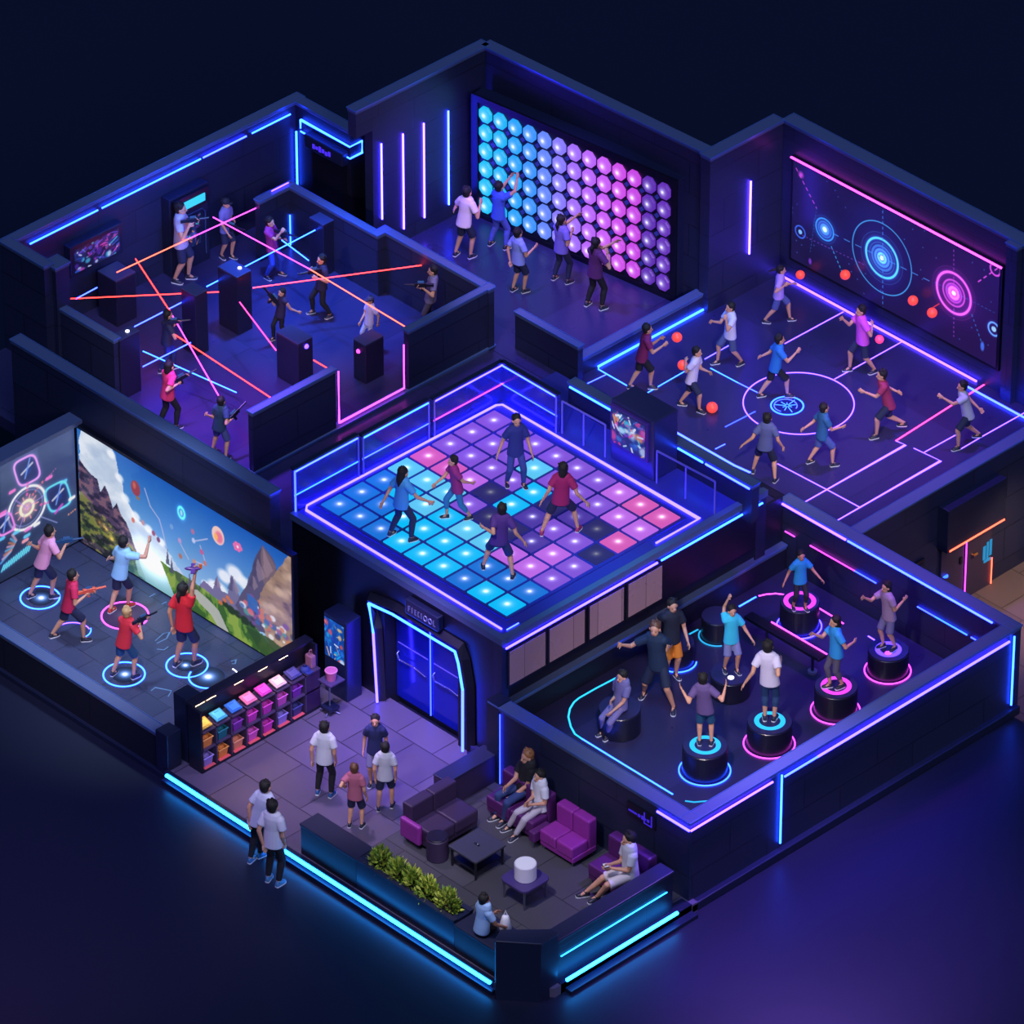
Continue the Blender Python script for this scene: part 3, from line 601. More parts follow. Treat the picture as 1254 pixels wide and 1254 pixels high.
# arena wall television
a = on_plane(90.6, 307, Vector((-8.55, 0, 0)), NX); b = on_plane(145.5, 278, Vector((-8.55, 0, 0)), NX); zb = on_plane(92, 335, Vector((-8.55, 0, 0)), NX).z; hh = a.z-zb
t = thing('wall_television', (-8.72, (a.y+b.y)/2, zb), 'wide wall television playing colourful game footage in the laser arena corner', 'television')
MB().box(-8.74, -8.55, a.y-.1, b.y+.1, zb-.08, zb+hh+.1).build('housing', NAVY, t, bevel=.02)
image(game_canvas(110, 60, b.y-a.y, hh, (18, 16, 54), [(40, 90, 210), (80, 40, 170), (200, 210, 255), (70, 180, 230), (190, 70, 190), (110, 70, 230), (30, 40, 120)], 3, 90), (-8.545, a.y, zb), (0, b.y-a.y, 0), (0, 0, hh), 'picture', t, .9)
# arched check-in panel on the arena wall
XK = Vector((-8.5, 0, 0)); ya, yb_ = on_plane(207, 238, XK, NX).y, on_plane(255, 220, XK, NX).y; zk = on_plane(255, 222, XK, NX).z
t = thing('check_in_panel', (-8.72, (ya+yb_)/2, ZU), 'tall dark wall cabinet with a cyan light bar and small screen in the arena', 'cabinet')
MB().box(-8.74, -8.5, ya, yb_, ZU, zk).build('cabinet_body', NAVY, t, bevel=.02)
MB().box(-8.5, -8.44, ya+.05, yb_-.05, zk-.42, zk-.05).build('header', DARK, t); MB().box(-8.44, -8.42, ya+.2, yb_-.16, zk-.33, zk-.16).build('light_bar', mat('cyan_light_bar', (20, 60, 80), .4, 0, (.03, .6, .9), 1.1), t)
pth = [(-8.48, ya+.3, zk-1.75), (-8.48, ya+.3, zk-.62), (-8.48, ya+.4, zk-.52), (-8.48, yb_-.2, zk-.52), (-8.48, yb_-.12, zk-.62), (-8.48, yb_-.12, zk-1.6)]
MB().tube(pth, .012).build('screen_frame', mat('steel_blue_frame', (70, 90, 140), .3, .4), t)
image(game_canvas(40, 60, .42, .7, (10, 16, 50), BRI, 5, 40), (-8.485, ya+.36, zk-1.3), (0, .42, 0), (0, 0, .7), 'picture', t, .8)
MB().box(-8.5, -8.47, ya+.3, yb_-.25, zk-1.98, zk-1.94).build('light_bar', neon('blue', .08), t)
# deck kiosk facing the dance floor
t = thing('display_kiosk', (3.8, -.35, ZD), 'boxy dark kiosk with a framed game screen at the edge of the dance deck', 'kiosk')
MB().box(3.25, 4.38, -.62, .02, ZD, ZD+1.32).build('cabinet_body', mat('indigo_cabinet', (48, 48, 92), .35), t, bevel=.03)
MB().box(3.29, 4.27, -.67, -.6, 3.52, 4.4).build('screen_bezel', mat('violet_bezel', (70, 44, 130), .35), t, bevel=.015)
image(game_canvas(90, 80, .86, .74, (24, 40, 110), BRI+[(200, 220, 255), (60, 120, 220)], 11, 80), (3.35, -.68, 3.59), (.86, 0, 0), (0, 0, .74), 'picture', t, .9)
# lobby kiosk
t = thing('display_kiosk', (2.2, -6.5, ZL), 'narrow lobby kiosk with a bright blue poster screen right of the shelf unit', 'kiosk')
MB().box(1.92, 2.52, -6.68, -6.3, ZL, 1.98).build('cabinet_body', mat('blue_black_cabinet', (26, 32, 66), .3), t, bevel=.02)
image(game_canvas(60, 80, .52, .86, (10, 60, 150), [(30, 110, 220), (20, 170, 230), (240, 240, 255), (230, 80, 70), (250, 190, 110), (60, 60, 200)], 17, 40), (1.95, -6.69, 1.03), (.52, 0, 0), (0, 0, .86), 'picture', t, 1.0)
# display mounted on the lounge wall
t = thing('wall_sign', (10.1, -6.43, 1.4), 'dim purple glyph sign fixed on the dark wall above the lounge armchairs', 'sign')
MB().box(9.55, 10.25, -6.44, -6.4, 1.32, 1.62).build('sign_plate', DARK, t)
g = MB(); xs = 9.6
for k, (w_, h_) in enumerate(((.2, .03), (.06, .05), (.05, .07), (.03, .03), (.05, .05))): g.box(xs, xs+w_, -6.455, -6.44, 1.46-h_/2, 1.46+h_/2); xs += w_+.03
g.box(9.98, 10.0, -6.455, -6.44, 1.36, 1.6).box(10.16, 10.18, -6.455, -6.44, 1.36, 1.6).box(10.0, 10.16, -6.455, -6.44, 1.36, 1.375)
g.build('sign_glyphs', neon('lilac', .035), t)

# ================================================================ light wall
A0, B0 = Vector((-6.0, 4.86, ZU)), Vector((-1.08, 5.44, ZU)); T = (B0-A0).normalized(); NB = Vector((T.y, -T.x, 0)); LW = (B0-A0).length; HW = 2.78
t = thing('light_wall', (-3.5, 5.3, ZU), 'wall of glowing octagonal buttons shading from cyan to magenta and purple', 'light wall')
def lw(u, d, z): return A0+T*u+NB*d+Vector((0, 0, z))
q0 = [lw(-.1, 0, 0), lw(LW+.08, 0, 0), lw(LW+.08, -.34, 0), lw(-.1, -.34, 0)]
MB().hexa(q0, [p+Vector((0, 0, HW)) for p in q0]).build('panel_body', NAVY, t, bevel=.015)
f = MB()
for (u0, u1, z0, z1) in ((-.1, LW+.08, HW-.12, HW+.03), (-.1, LW+.08, 0, .1), (-.1, .06, .1, HW-.12), (LW-.06, LW+.08, .1, HW-.12)):
    q0 = [lw(u0, .05, z0), lw(u1, .05, z0), lw(u1, 0, z0), lw(u0, 0, z0)]; f.hexa(q0, [p+Vector((0, 0, z1-z0)) for p in q0])
f.build('panel_frame', DARK, t)
def led_mat(name, c, base, peak, k=14, flat='z'):
    """LED behind a diffuser: brightest at the lamp in its middle (object space)"""
    m = mat(name, (30, 30, 50), .35, 0, c, 1); n, l, b = nodes(m)
    tc = n.new('ShaderNodeTexCoord'); vm = n.new('ShaderNodeVectorMath'); vm.operation = 'SUBTRACT'; l.new(tc.outputs['Generated'], vm.inputs[0]); vm.inputs[1].default_value = (.5, .5, .5)
    v2 = n.new('ShaderNodeVectorMath'); v2.operation = 'MULTIPLY'; l.new(vm.outputs[0], v2.inputs[0]); v2.inputs[1].default_value = (1, 1, 0) if flat == 'z' else (1, 0, 1)
    ln = n.new('ShaderNodeVectorMath'); ln.operation = 'LENGTH'; l.new(v2.outputs[0], ln.inputs[0])
    mu = n.new('ShaderNodeMath'); mu.operation = 'MULTIPLY'; mu.inputs[1].default_value = -k; l.new(ln.outputs['Value'], mu.inputs[0])
    ex = n.new('ShaderNodeMath'); ex.operation = 'EXPONENT'; l.new(mu.outputs[0], ex.inputs[0])
    ma = n.new('ShaderNodeMath'); ma.operation = 'MULTIPLY_ADD'; ma.inputs[1].default_value = peak; ma.inputs[2].default_value = base; l.new(ex.outputs[0], ma.inputs[0]); l.new(ma.outputs[0], b.inputs['Emission Strength'])
    mx = n.new('ShaderNodeMix'); mx.data_type = 'RGBA'; l.new(ex.outputs[0], mx.inputs[0]); mx.inputs[6].default_value = (*c, 1); mx.inputs[7].default_value = (.85, .85, 1, 1); l.new(mx.outputs[2], b.inputs['Emission Color'])
    return m
CW = [lin(c_) for c_ in ((0, 190, 240), (0, 178, 245), (20, 160, 250), (50, 145, 250), (95, 132, 250), (132, 118, 250), (160, 104, 250), (182, 96, 245), (198, 86, 240), (204, 72, 228), (196, 62, 222), (98, 38, 188), (106, 42, 196))]
NC, NR = 13, 6; du = (LW-.12)/NC; dv = (HW-.26)/NR
proto = {}
for ci in range(NC):
    mt = led_mat('button_glow', CW[ci], 1.0 if ci < 11 else .8, 1.3, 9, 'y')
    mt.name = 'button_glow'
    for ri in range(NR):
        p = lw(.06+du*(ci+.5), .0, .12+dv*(ri+.5)); rx, rz = du*.46, dv*.455
        if ci not in proto:
            m = MB(); oc = [(cos(R(22.5+45*k)), sin(R(22.5+45*k))) for k in range(8)]
            rg = lambda s_, d: [T*(a*rx*s_)+NB*d+Vector((0, 0, b_*rz*s_)) for a, b_ in oc]
            m.loft([rg(1, 0), rg(1, .035), rg(.86, .06), rg(.3, .075)])
            o = m.build('light_button', mt, None, origin=(0, 0, 0)); proto[ci] = o
        else: o = proto[ci].copy(); COL.objects.link(o)
        o.parent = t; o.location = p-t.location
g = MB()
for ci in range(NC-1):
    for ri in range(NR-1):
        p = lw(.06+du*(ci+1), 0, .12+dv*(ri+1)); s_ = .06
        q0 = [p-T*s_, p+Vector((0, 0, -s_)), p+T*s_, p+Vector((0, 0, s_))]; g.hexa([x+NB*.02 for x in q0][::-1], [x for x in q0][::-1])
g.build('spacer_tiles', mat('indigo_spacer', (50, 54, 130), .3, 0, (.04, .06, .5), .25), t)

# ================================================================ dance floor
t = thing('dance_floor', (3.1, -3.35, ZD), 'raised dance floor of square light tiles glowing cyan, purple and pink', 'dance floor')
DX0, DX1, DY0, DY1 = .64, 5.62, -5.6, -1.08; NI, NJ = 9, 8
MB().box(DX0-.04, DX1+.04, DY0-.04, DY1+.04, ZD, ZD+.025).build('floor_frame', mat('indigo_floor_frame', (52, 52, 150), .3), t)
TC = dict(b=((.008, .19, .75), .6), c=((.0, .45, .85), .75), l=((.1, .55, .85), .7), p=((.24, .09, .72), .62), v=((.12, .06, .6), .4), q=((.45, .12, .7), .75), k=((.66, .1, .46), .68), d=((.06, .05, .38), .22))
GRID = ['bbblkppp', 'bbclkppp', 'bcllqppp', 'bcclpdpp', 'ccbvdpcl', 'ccldvdpp', 'bbqvpvpq', 'cbqqpdqk', 'cbppdkqk']
GRID[3] = 'cccpdplp'; GRID[4] = 'ccldccpp'
tm = {k: led_mat('tile_glow_'+k, v[0], v[1]*1.45, 2.2 if k not in 'd' else .1, 13) for k, v in TC.items()}
sx, sy = (DX1-DX0)/NI, (DY1-DY0)/NJ; protos = {}
for i in range(NI):
    for j in range(NJ):
        k = GRID[i][j]; p = Vector((DX0+sx*(i+.5), DY0+sy*(j+.5), ZD+.02))
        if k not in protos:
            m = MB(); a, b = sx*.43, sy*.43
            m.loft([[Vector((x*a*s_, y*b*s_, z)) for x, y in ((-1, -1), (1, -1), (1, 1), (-1, 1))] for s_, z in ((1, 0), (1, .025), (.97, .035))])
            o = m.build('light_tile', tm[k], None); protos[k] = o
        else: o = protos[k].copy(); COL.objects.link(o)
        o.parent = t; o.location = p-t.location
# barriers round the deck
GLS = mat('indigo_tinted_glass', (52, 60, 170), .12, alpha=.55)
RAIL = mat('violet_steel_rail', (128, 118, 220), .35, .2)
def barrier(p0, p1, z1, label, ctop, cmid, posts=(1, 1), n=(1, 0)):
    p0, p1 = Vector((*p0, ZD)), Vector((*p1, ZD)); d = (p1-p0).normalized(); nn = Vector((*n, 0))
    t = thing('glass_barrier', (p0+p1)/2, label, 'barrier', 'barriers around the dance deck')
    up_ = Vector((0, 0, 1))
    MB().obox((p0+p1)/2+up_*(z1-ZD)/2, d*((p1-p0).length/2), nn*.03, up_*(z1-ZD)/2).build('glass_pane', GLS, t)
    MB().obox((p0+p1)/2+up_*(z1-ZD+.02), d*((p1-p0).length/2), nn*.05, up_*.02).build('top_rail', NAVY, t)
    MB().tube([p0+nn*.05+up_*(z1-ZD-.03)+d*.03, p1+nn*.05+up_*(z1-ZD-.03)-d*.03], .016, 6).build('neon_strip', neon(ctop), t)
    MB().tube([p0+nn*.05+up_*.38, p1+nn*.05+up_*.38], .012, 6).build('neon_strip', neon(cmid, .7), t)
    for k, p in enumerate((p0+d*.02, p1-d*.02)):
        if posts[k]: MB().tube([p+nn*.05, p+nn*.05+up_*(z1-ZD)], .018, 6).build('post', RAIL if posts[k] == 1 else neon('blue', .6), t)
barrier((.45, -6.05), (.45, -4.42), 4.08, 'blue glowing glass barrier at the front left corner of the dance deck', 'blue', 'cyan', (2, 1))
barrier((.45, -4.34), (.45, -2.62), 4.02, 'middle glass barrier on the left side of the dance deck', 'cyan', 'blue', (1, 1))
barrier((.45, -2.52), (.45, -.7), 3.98, 'violet glass barrier meeting the far corner of the dance deck', 'violet', 'pink', (1, 0))
barrier((.45, -.7), (1.99, -.72), 3.98, 'short glass barrier along the far side of the deck from the corner', 'blue', 'blue', (0, 1), (0, -1))
def railing(p0, p1, label):
    p0, p1 = Vector((*p0, ZD)), Vector((*p1, ZD)); t = thing('hand_rail', (p0+p1)/2, label, 'railing', 'steel railings of the dance deck'); z = Vector((0, 0, .72))
    MB().tube([p0+z, p1+z], .02, 8).build('top_rail', RAIL, t)
    for k in range(3): p = p0+(p1-p0)*(k/2); MB().tube([p, p+z], .018, 8).build('post', RAIL, t)
railing((2.06, -.7), (3.18, -.68), 'violet steel railing left of the deck kiosk')
railing((4.45, -.6), (5.9, -.55), 'steel railing with thin posts right of the deck kiosk')
w = wall('wall_deck_back', 1.5, 6.3, .02, .2, ZD-.3, 3.7, WALL)
for a, b, c_ in ((1.55, 3.2, 'cyan'), (4.4, 5.05, 'cyan'), (5.12, 6.25, 'blue')): strip_light(w, [(a, .0, 3.62), (b, .0, 3.62)], c_, .022)

# ================================================================ lobby door
yp = Vector((0, -6.3, 0)); ny = Vector((0, 1, 0))
d1 = thing('door_1', (3.9, -5.9, ZL), None, None); d1['kind'] = 'structure'
blue_door = mat('deep_blue_glass_door', (22, 34, 150), .12, .1)
for (xa, xb, hx) in ((2.97, 3.86, 3.0), (3.92, 4.87, 3.95)):
    lf = MB().box(xa, xb, -5.84, -5.78, ZL, 2.3).build('door_leaf', blue_door, d1)
    MB().tube([(hx+.06, -5.86, 1.25), (hx+.06, -5.92, 1.22), (hx+.12, -5.92, 1.12), (hx+.5, -5.9, 1.12), (hx+.8, -5.9, 1.06)], .014).build('door_handle', mat('polished_steel', (170, 180, 230), .2, .9), lf)
    MB().box(xa+.05, xb-.05, -5.85, -5.84, 1.42, 1.44).build('door_rail', RAIL, lf)
strip_light(d1, [(3.89, -5.86, .22), (3.89, -5.86, 2.3)], 'blue', .014, .5)
fr = [on_plane(x, y, yp, ny) for x, y in ((462, 860), (457, 775), (451.5, 739), (480, 752), (530, 782), (557, 798), (561, 812), (566.5, 845), (566.5, 920))]
fo = [p+Vector((0, .12, 0)) for p in fr]
MB().tube([fr[0]+Vector((-.04, .16, .0))]+[p+Vector((-.04+.08*(k > 4), .16, .05)) for k, p in enumerate(fr)][1:-1]+[fr[-1]+Vector((.06, .16, 0))], .11, 4).build('portal_frame', DARK, d1)
MB().tube(fr[:4]+fr[3:6], .024, 6).build('neon_strip', neon('cyan'), d1) if False else None
strip_light(d1, fr[0:2], 'violet', .024); strip_light(d1, fr[1:6], 'cyan', .024); strip_light(d1, fr[5:8], 'cyan', .024); strip_light(d1, fr[7:9], 'blue', .026)
t = thing('door_sign', (4.1, -6.2, 2.75), 'small dark sign with pale lettering marks above the blue lobby doors', 'sign')
a = on_plane(497, 733, Vector((0, -6.28, 0)), ny); b = on_plane(534, 757, Vector((0, -6.28, 0)), ny)
MB().box(a.x-.04, b.x+.04, -6.28, -6.12, 2.62, 2.94).build('sign_box', NAVY, t, bevel=.03)
g = MB(); x = a.x+.06
for k, (w_, kind) in enumerate(((.07, 'P'), (.05, 'I'), (.06, 'E'), (.06, 'C'), (.04, 'I'), (.1, 'O'), (.1, 'O'), (.07, 'L'))):
    Y0, Y1 = -6.292, -6.28
    if kind == 'O': g.tube([(x+w_/2+.045*cos(2*pi*i/12), -6.286, 2.78+.055*sin(2*pi*i/12)) for i in range(12)], .012, 5, True)
    else:
        g.box(x, x+.02, Y0, Y1, 2.72, 2.84)
        if kind in 'PEC': g.box(x, x+w_-.015, Y0, Y1, 2.825, 2.84)
        if kind in 'ECL': g.box(x, x+w_-.015, Y0, Y1, 2.72, 2.735)
        if kind in 'PE': g.box(x, x+w_-.02, Y0, Y1, 2.775, 2.79)
    x += w_+.025
g.build('sign_glyphs', mat('dim_pale_glyphs', (60, 60, 110), .4, 0, (.2, .2, .6), .3), t)
# ================================================================ arena obstacles and beams
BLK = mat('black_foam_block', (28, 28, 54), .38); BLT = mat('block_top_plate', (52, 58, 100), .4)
def obstacle(front, top, lx, rx, label, beacon=None, z=ZU):
    F = at(*front, z); zz = [z+.02*k for k in range(200)]
    zt_ = min(zz, key=lambda h: abs(pix((F.x, F.y, h))[1]-top))
    p0 = pix(F)[0]; wx_ = (p0-lx)/(pix((F.x+1, F.y, z))[0]-p0); wy = (rx-p0)/(pix((F.x, F.y+1, z))[0]-p0)
    t = thing('cover_block', (F.x-wx_/2, F.y+wy/2, z), label, 'obstacle', 'cover blocks in the laser arena')
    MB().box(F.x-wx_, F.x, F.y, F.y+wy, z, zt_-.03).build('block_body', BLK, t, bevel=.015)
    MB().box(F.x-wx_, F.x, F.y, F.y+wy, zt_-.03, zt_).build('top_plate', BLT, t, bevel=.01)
    if beacon:
        bx, by, s_ = beacon
        if s_ == 't': P = at(bx, by, zt_); MB().cyl(P, .04, .02, 16).build('beacon', neon('white', .6), t)
        elif s_ == 'l': P = on_plane(bx, by, F, Vector((0, 1, 0))); MB().sph(P, .045, 10, 8).build('beacon', neon('pink', .7), t)
        else: P = on_plane(bx, by, F, NX); MB().sph(P, .05, 10, 8).build('beacon', neon('lilac', .6), t)
    return t
obstacle((144, 401), 345, 121, 168, 'low wide dark block beneath the wall television in the arena')
obstacle((149, 491), 417, 138, 173.5, 'dark block with a lit beacon on top at the end of the left partition', (156, 406, 't'))
obstacle((241, 437), 362, 223.5, 256, 'narrow dark block left of the tallest block in the arena')
obstacle((292, 411), 340, 268, 309.5, 'tallest central dark block with a white beacon on top', (293.5, 328.5, 't'))
obstacle((326, 306), 248, 313, 345, 'dark block standing in front of the far corner of the arena')
obstacle((397, 339), 276, 379.5, 412.5, 'dark block beside the doorway at the far side of the arena')
obstacle((366, 477), 421, 339, 384, 'broad dark block behind the front arena wall with a lilac light on its side', (375, 424, 'r'))
obstacle((448, 471), 423, 433, 470.5, 'dark block in the gap with the pink neon frame', (439, 430, 'l'))
beams = [((143, 333.5), (231, 292.5), 1.2, 1.2, 'orange', 'orange beam rising from the low block toward the centre of the arena'),
 ((231, 292.5), (323, 250.5), 1.2, 1.2, 'pink', 'pink beam from the arena middle up to the block by the far corner'),
 ((261, 266), (380, 330), 1.2, 1.2, 'pink', 'pink beam crossing in front of the players at the back of the arena'),
 ((380, 330), (501, 403), 1.2, 1.2, 'orange', 'orange beam running down to the end of the front arena wall'),
 ((82, 366), (268, 357.5), 1.1, 1.1, 'red', 'long red beam from the left partition toward the tallest block'),
 ((309.5, 352.5), (526, 323.5), 1.1, 1.1, 'red', 'red beam ending by the player in grey at the right wall'),
 ((166, 317), (208, 381), 1.1, 1.1, 'red', 'short steep red beam above the player in the dark vest'),
 ((208, 381), (268, 485), 1.1, .8, 'pink', 'steep pink beam slanting down to the player in dark blue'),
 ((213, 409), (333, 488), .9, .6, 'red', 'red beam sloping across the open floor in the front of the arena'),
 ((293.5, 370), (338, 429), 1.0, 1.0, 'magenta', 'magenta beam leaving the tallest block toward the broad block'),
 ((384, 441), (402, 451.5), 1.0, 1.0, 'red', 'short red beam between the broad block and the front wall'),
 ((164.6, 400), (232, 365.4), 1.0, 1.0, 'blue', 'blue beam from the beacon block to the narrow block'),
 ((253, 351), (386, 281.7), 1.0, 1.0, 'cyan', 'long cyan beam passing behind the tallest block to the far doorway block'),
 ((175, 430), (289.6, 480.7), .7, .5, 'cyan', 'cyan beam crossing the floor beside the player in pink'),
 ((175, 449), (233.5, 419.5), .5, .5, 'blue', 'low blue beam at the foot of the narrow block'),
 ((345, 294), (378, 319), 1.0, 1.0, 'cyan', 'cyan beam behind the dark hooded player at the back'),
 ((93, 366), (119, 352), 1.0, 1.0, 'blue', 'faint short blue beam behind the left partition')]
for a, b, z0, z1, c_, lab in beams:
    A, B = at(*a, ZU+z0), at(*b, ZU+z1)
    o = MB().tube([A, B], .012, 6).build('laser_beam', neon(c_)); tag(o, lab, 'laser beam', 'laser beams of the arena')

# ================================================================ glowing balls
ballm = mat('glowing_red_ball', (255, 80, 60), .4, 0, (1.0, .07, .05), .62); ballp = mat('glowing_pink_ball', (255, 70, 120), .4, 0, (1.0, .05, .2), 1.0)
def ball(px, py, z, r, lab, m=ballm):
    P = at(px, py, z); o = MB().sph((0, 0, 0), r, 24, 16).build('glow_ball', m, None, smooth=True, origin=(0, 0, 0)); o.location = P
    tag(o, lab, 'ball', 'glowing red balls of the ball court')
ball(829, 413, ZU+1.0, .1, 'red ball flying right of the player in maroon'); ball(836, 447, ZU+.85, .1, 'red ball held behind the court player in white')
ball(872, 499, ZU+.12, .11, 'red ball on the floor beside the shoe of the court player in white')
ball(980, 336.5, 2.33, .09, 'red ball nearest the player with the flying ponytail'); ball(1035, 336.5, 2.88, .1, 'red ball below the large blue target ring')
ball(1118, 368, 3.11, .1, 'upper of the two red balls left of the pink target ring'); ball(1141.5, 383, 3.06, .1, 'lower of the two red balls left of the pink target ring')
ball(1077, 415.5, ZU+.5, .085, 'pink glowing ball right of the player in magenta', ballp)

# ================================================================ pedestals
PEDB = mat('black_pedestal_side', (24, 24, 44), .3); PEDT = mat('pedestal_top', (44, 46, 84), .3)
def pedestal(px, py, r, h, lab, top=None, floor_=None, tr=.24, spot_=None):
    c_ = at(px, py, ZP); t = thing('pedestal', c_, lab, 'pedestal', 'round pedestals of the balance room')
    MB().cyl((c_.x, c_.y, ZP), r, h-.02, 48, bev=.015).build('drum', PEDB, t, smooth=False); MB().cyl((c_.x, c_.y, ZP+h-.02), r*.97, .02, 48).build('top_plate', PEDT, t)
    def rg(rr, z, w, c, a0=0, a1=360, k=.7):
        full = a1-a0 >= 360; pts = [(c_.x+rr*cos(R(a0+(a1-a0)*i/48)), c_.y+rr*sin(R(a0+(a1-a0)*i/48)), z) for i in range(48 if full else 49)]
        return MB().tube(pts, w, 6, full).build('light_ring', neon(c, k), t)
    if top:
        m = MB(); n = 48; rr = [[Vector((c_.x+q*cos(2*pi*i/n), c_.y+q*sin(2*pi*i/n), z)) for i in range(n)] for q, z in ((tr-.045, ZP+h), (tr-.045, ZP+h+.006), (tr+.045, ZP+h+.006), (tr+.045, ZP+h))]
        m.loft(rr, cap=False); m.build('light_ring', neon(top, .95 if top == 'aqua' else .28), t)
    if floor_: rg(r*1.13, ZP+.015, .014, *floor_)
    if spot_: P = at(*spot_[:2], ZP+h); MB().cyl((P.x, P.y, P.z), .06, .01, 20).build('button', neon(spot_[2], .6), t)
    return c_
pedestal(863, 944, .415, .58, 'front pedestal with a cyan ring on top and a blue floor ring', 'aqua', ('cyan',))
pedestal(942, 911, .415, .52, 'pedestal with a cyan top ring and pink floor ring', 'aqua', ('pink',))
pedestal(1023, 870, .4, .56, 'pedestal with a pink top ring right of the cyan ringed ones', 'pink', ('pink',))
pedestal(1087, 821.6, .38, .49, 'rear right pedestal with a pink arc and round button on top', 'lilac', ('pink',), .2, (1087.5, 800, 'pink'))
pedestal(978.6, 767, .37, .58, 'pedestal in the far corner with a thin pink ring on top', 'pink', ('violet',), .26)
pedestal(894, 848.5, .375, .45, 'unlit grey pedestal under the person in cyan with a white button', None, None, .2, (895, 830, 'white'))
pedestal(829, 810, .32, .46, 'small pedestal behind the person in orange shorts', None, ('cyan', 190, 400))
pedestal(878, 779, .3, .48, 'teal lit pedestal behind the person in cyan', None, ('aqua', 200, 330))
pedestal(758.7, 894, .39, .52, 'plain pedestal used as a seat at the left end of the room')
# bench with a lit edge
a, b = at(921, 750, .9), at(1013, 803, .9); b = Vector((b.x, a.y, .9))
t = thing('balance_bench', (a.x, a.y, ZP), 'long dark bench with a pink lit edge between the pedestals', 'bench')
MB().box(a.x, b.x, a.y-.22, a.y, .86, .93).build('bench_top', DARK, t, bevel=.012); strip_light(t, [(a.x+.5, a.y-.0, .94), (b.x, a.y-.0, .94)], 'pink', .014)
for x in (a.x+.5, b.x-.25):
    MB().tube([(x, a.y-.11, .88), (x, a.y-.11, ZP+.05)], .03).build('leg', mat('gunmetal', (60, 60, 90), .3, .8), t); MB().cyl((x, a.y-.11, ZP), .09, .05, 20).build('foot', mat('pale_steel_foot', (150, 150, 190), .3, .6), t)

# ================================================================ shelf unit
SX0, SX1, SY0, SY1 = 1.93, 2.27, -10.04, -7.1; SZ0, SZ1, SZ2, SZ3 = .26, .68, 1.08, 1.56
SH = mat('plum_shelf_board', (70, 58, 92), .4); SHD = mat('black_shelf_case', (24, 24, 42), .35)
t = thing('display_shelf', (2.1, -8.57, ZL), 'long dark shelf unit with cubby holes and a lit display shelf on top', 'shelf unit')
MB().box(SX0, SX0+.03, SY0, SY1, ZL, SZ3).build('back_panel', SHD, t); MB().box(SX0-.08, SX0+.13, SY0-.02, SY1+.02, SZ3, SZ3+.06).build('top_board', SHD, t, bevel=.01)
MB().box(SX0, SX1, SY0-.02, SY0+.03, ZL, SZ3).build('side_panel', SHD, t); MB().box(SX0, SX1-.1, SY1-.03, SY1+.02, ZL, SZ3).build('side_panel', SHD, t); MB().box(SX0, SX1+.01, SY0, SY1, ZL, SZ0).build('base', SHD, t)
for z in (SZ1, SZ2): MB().box(SX0, SX1, SY0, SY1, z-.03, z).build('shelf_board', SH, t)
NCOL = 8; dy = (SY1-SY0)/NCOL
for k in range(1, NCOL): MB().box(SX0, SX1, SY0+dy*k-.015, SY0+dy*k+.015, SZ0, SZ2).build('divider', SH, t)
MB().box(SX1-.02, SX1, SY1-dy+.02, SY1-.02, SZ0, SZ2-.03).build('dark_door', mat('dark_mauve_glass', (56, 36, 76), .15), t)
for k in (0.1, .85, 2.7, 4.3, 5.7): MB().box(SX0+.04, SX0+.11, SY0+dy*k+.04, SY0+dy*k+.26, SZ3-.02, SZ3).build('shelf_lamp', mat('warm_shelf_lamp', (255, 220, 180), .4, 0, (1, .58, .28), 20), t)
CLR = dict(yellow=(230, 190, 80), cyan=(70, 180, 220), blue=(40, 110, 210), rose=(230, 120, 170), magenta=(215, 60, 190), cream=(230, 190, 200), navy=(60, 60, 130), indigo=(40, 56, 140), orange=(240, 140, 70), lavender=(150, 130, 220), teal=(20, 110, 130), purple=(130, 50, 170), pink=(220, 90, 200), coral=(240, 110, 100), apricot=(235, 140, 110))
def shirt_item(y, c, name, lab):
    b = thing(name, (SX0+.2, y, SZ2), lab, 'merchandise', 'goods on the lit display shelf'); m = mat('cloth_'+c, CLR[c], .8); w = dy*.36
    s_ = MB(); tl = Vector((.96, 0, -.28)); up_ = Vector((.28, 0, .96)); o = Vector((SX0+.185, y, SZ2+.075))
    s_.obox(o, tl*.12, Vector((0, w, 0)), up_*.018).build('folded_cloth', m, b, bevel=.012)
    MB().obox(o+up_*.024, tl*.085, Vector((0, w*.72, 0)), up_*.008).build('top_fold', mat('cloth_light_'+c, tuple(min(255, int(v*1.15+12)) for v in CLR[c]), .8), b, bevel=.005)
    MB().tube([o+up_*.034-tl*.06+Vector((0, s, 0)) for s in (-.05, 0, .05)], .01, 6).build('collar', m, b)
for k, (c_, lab) in enumerate((('yellow', 'yellow folded shirt at the lit left end of the display shelf'), ('cyan', 'cyan folded shirt second from the left on the display shelf'), ('blue', 'blue folded shirt third from the left on the display shelf'), ('rose', 'rose pink folded shirt fourth from the left on the display shelf'), ('magenta', 'magenta folded shirt fifth from the left on the display shelf'), ('cream', 'pale pink folded shirt sixth from the left on the display shelf'), ('navy', 'dark folded shirt under the last lamp of the display shelf'))): shirt_item(SY0+dy*(k+.5), c_, 'folded_shirt', lab)
b = thing('baseball_cap', (SX0+.2, SY0+dy*7.3, SZ2), 'dark blue cap near the right end of the display shelf', 'cap'); m_ = mat('cloth_indigo', CLR['indigo'], .7)
MB().ell((SX0+.2, SY0+dy*7.3, SZ2+.02), (.1, 0, 0), (0, .1, 0), (0, 0, .09)).build('crown', m_, b, smooth=True); MB().box(SX0+.27, SX0+.36, SY0+dy*7.3-.07, SY0+dy*7.3+.07, SZ2+.01, SZ2+.025).build('visor', m_, b)
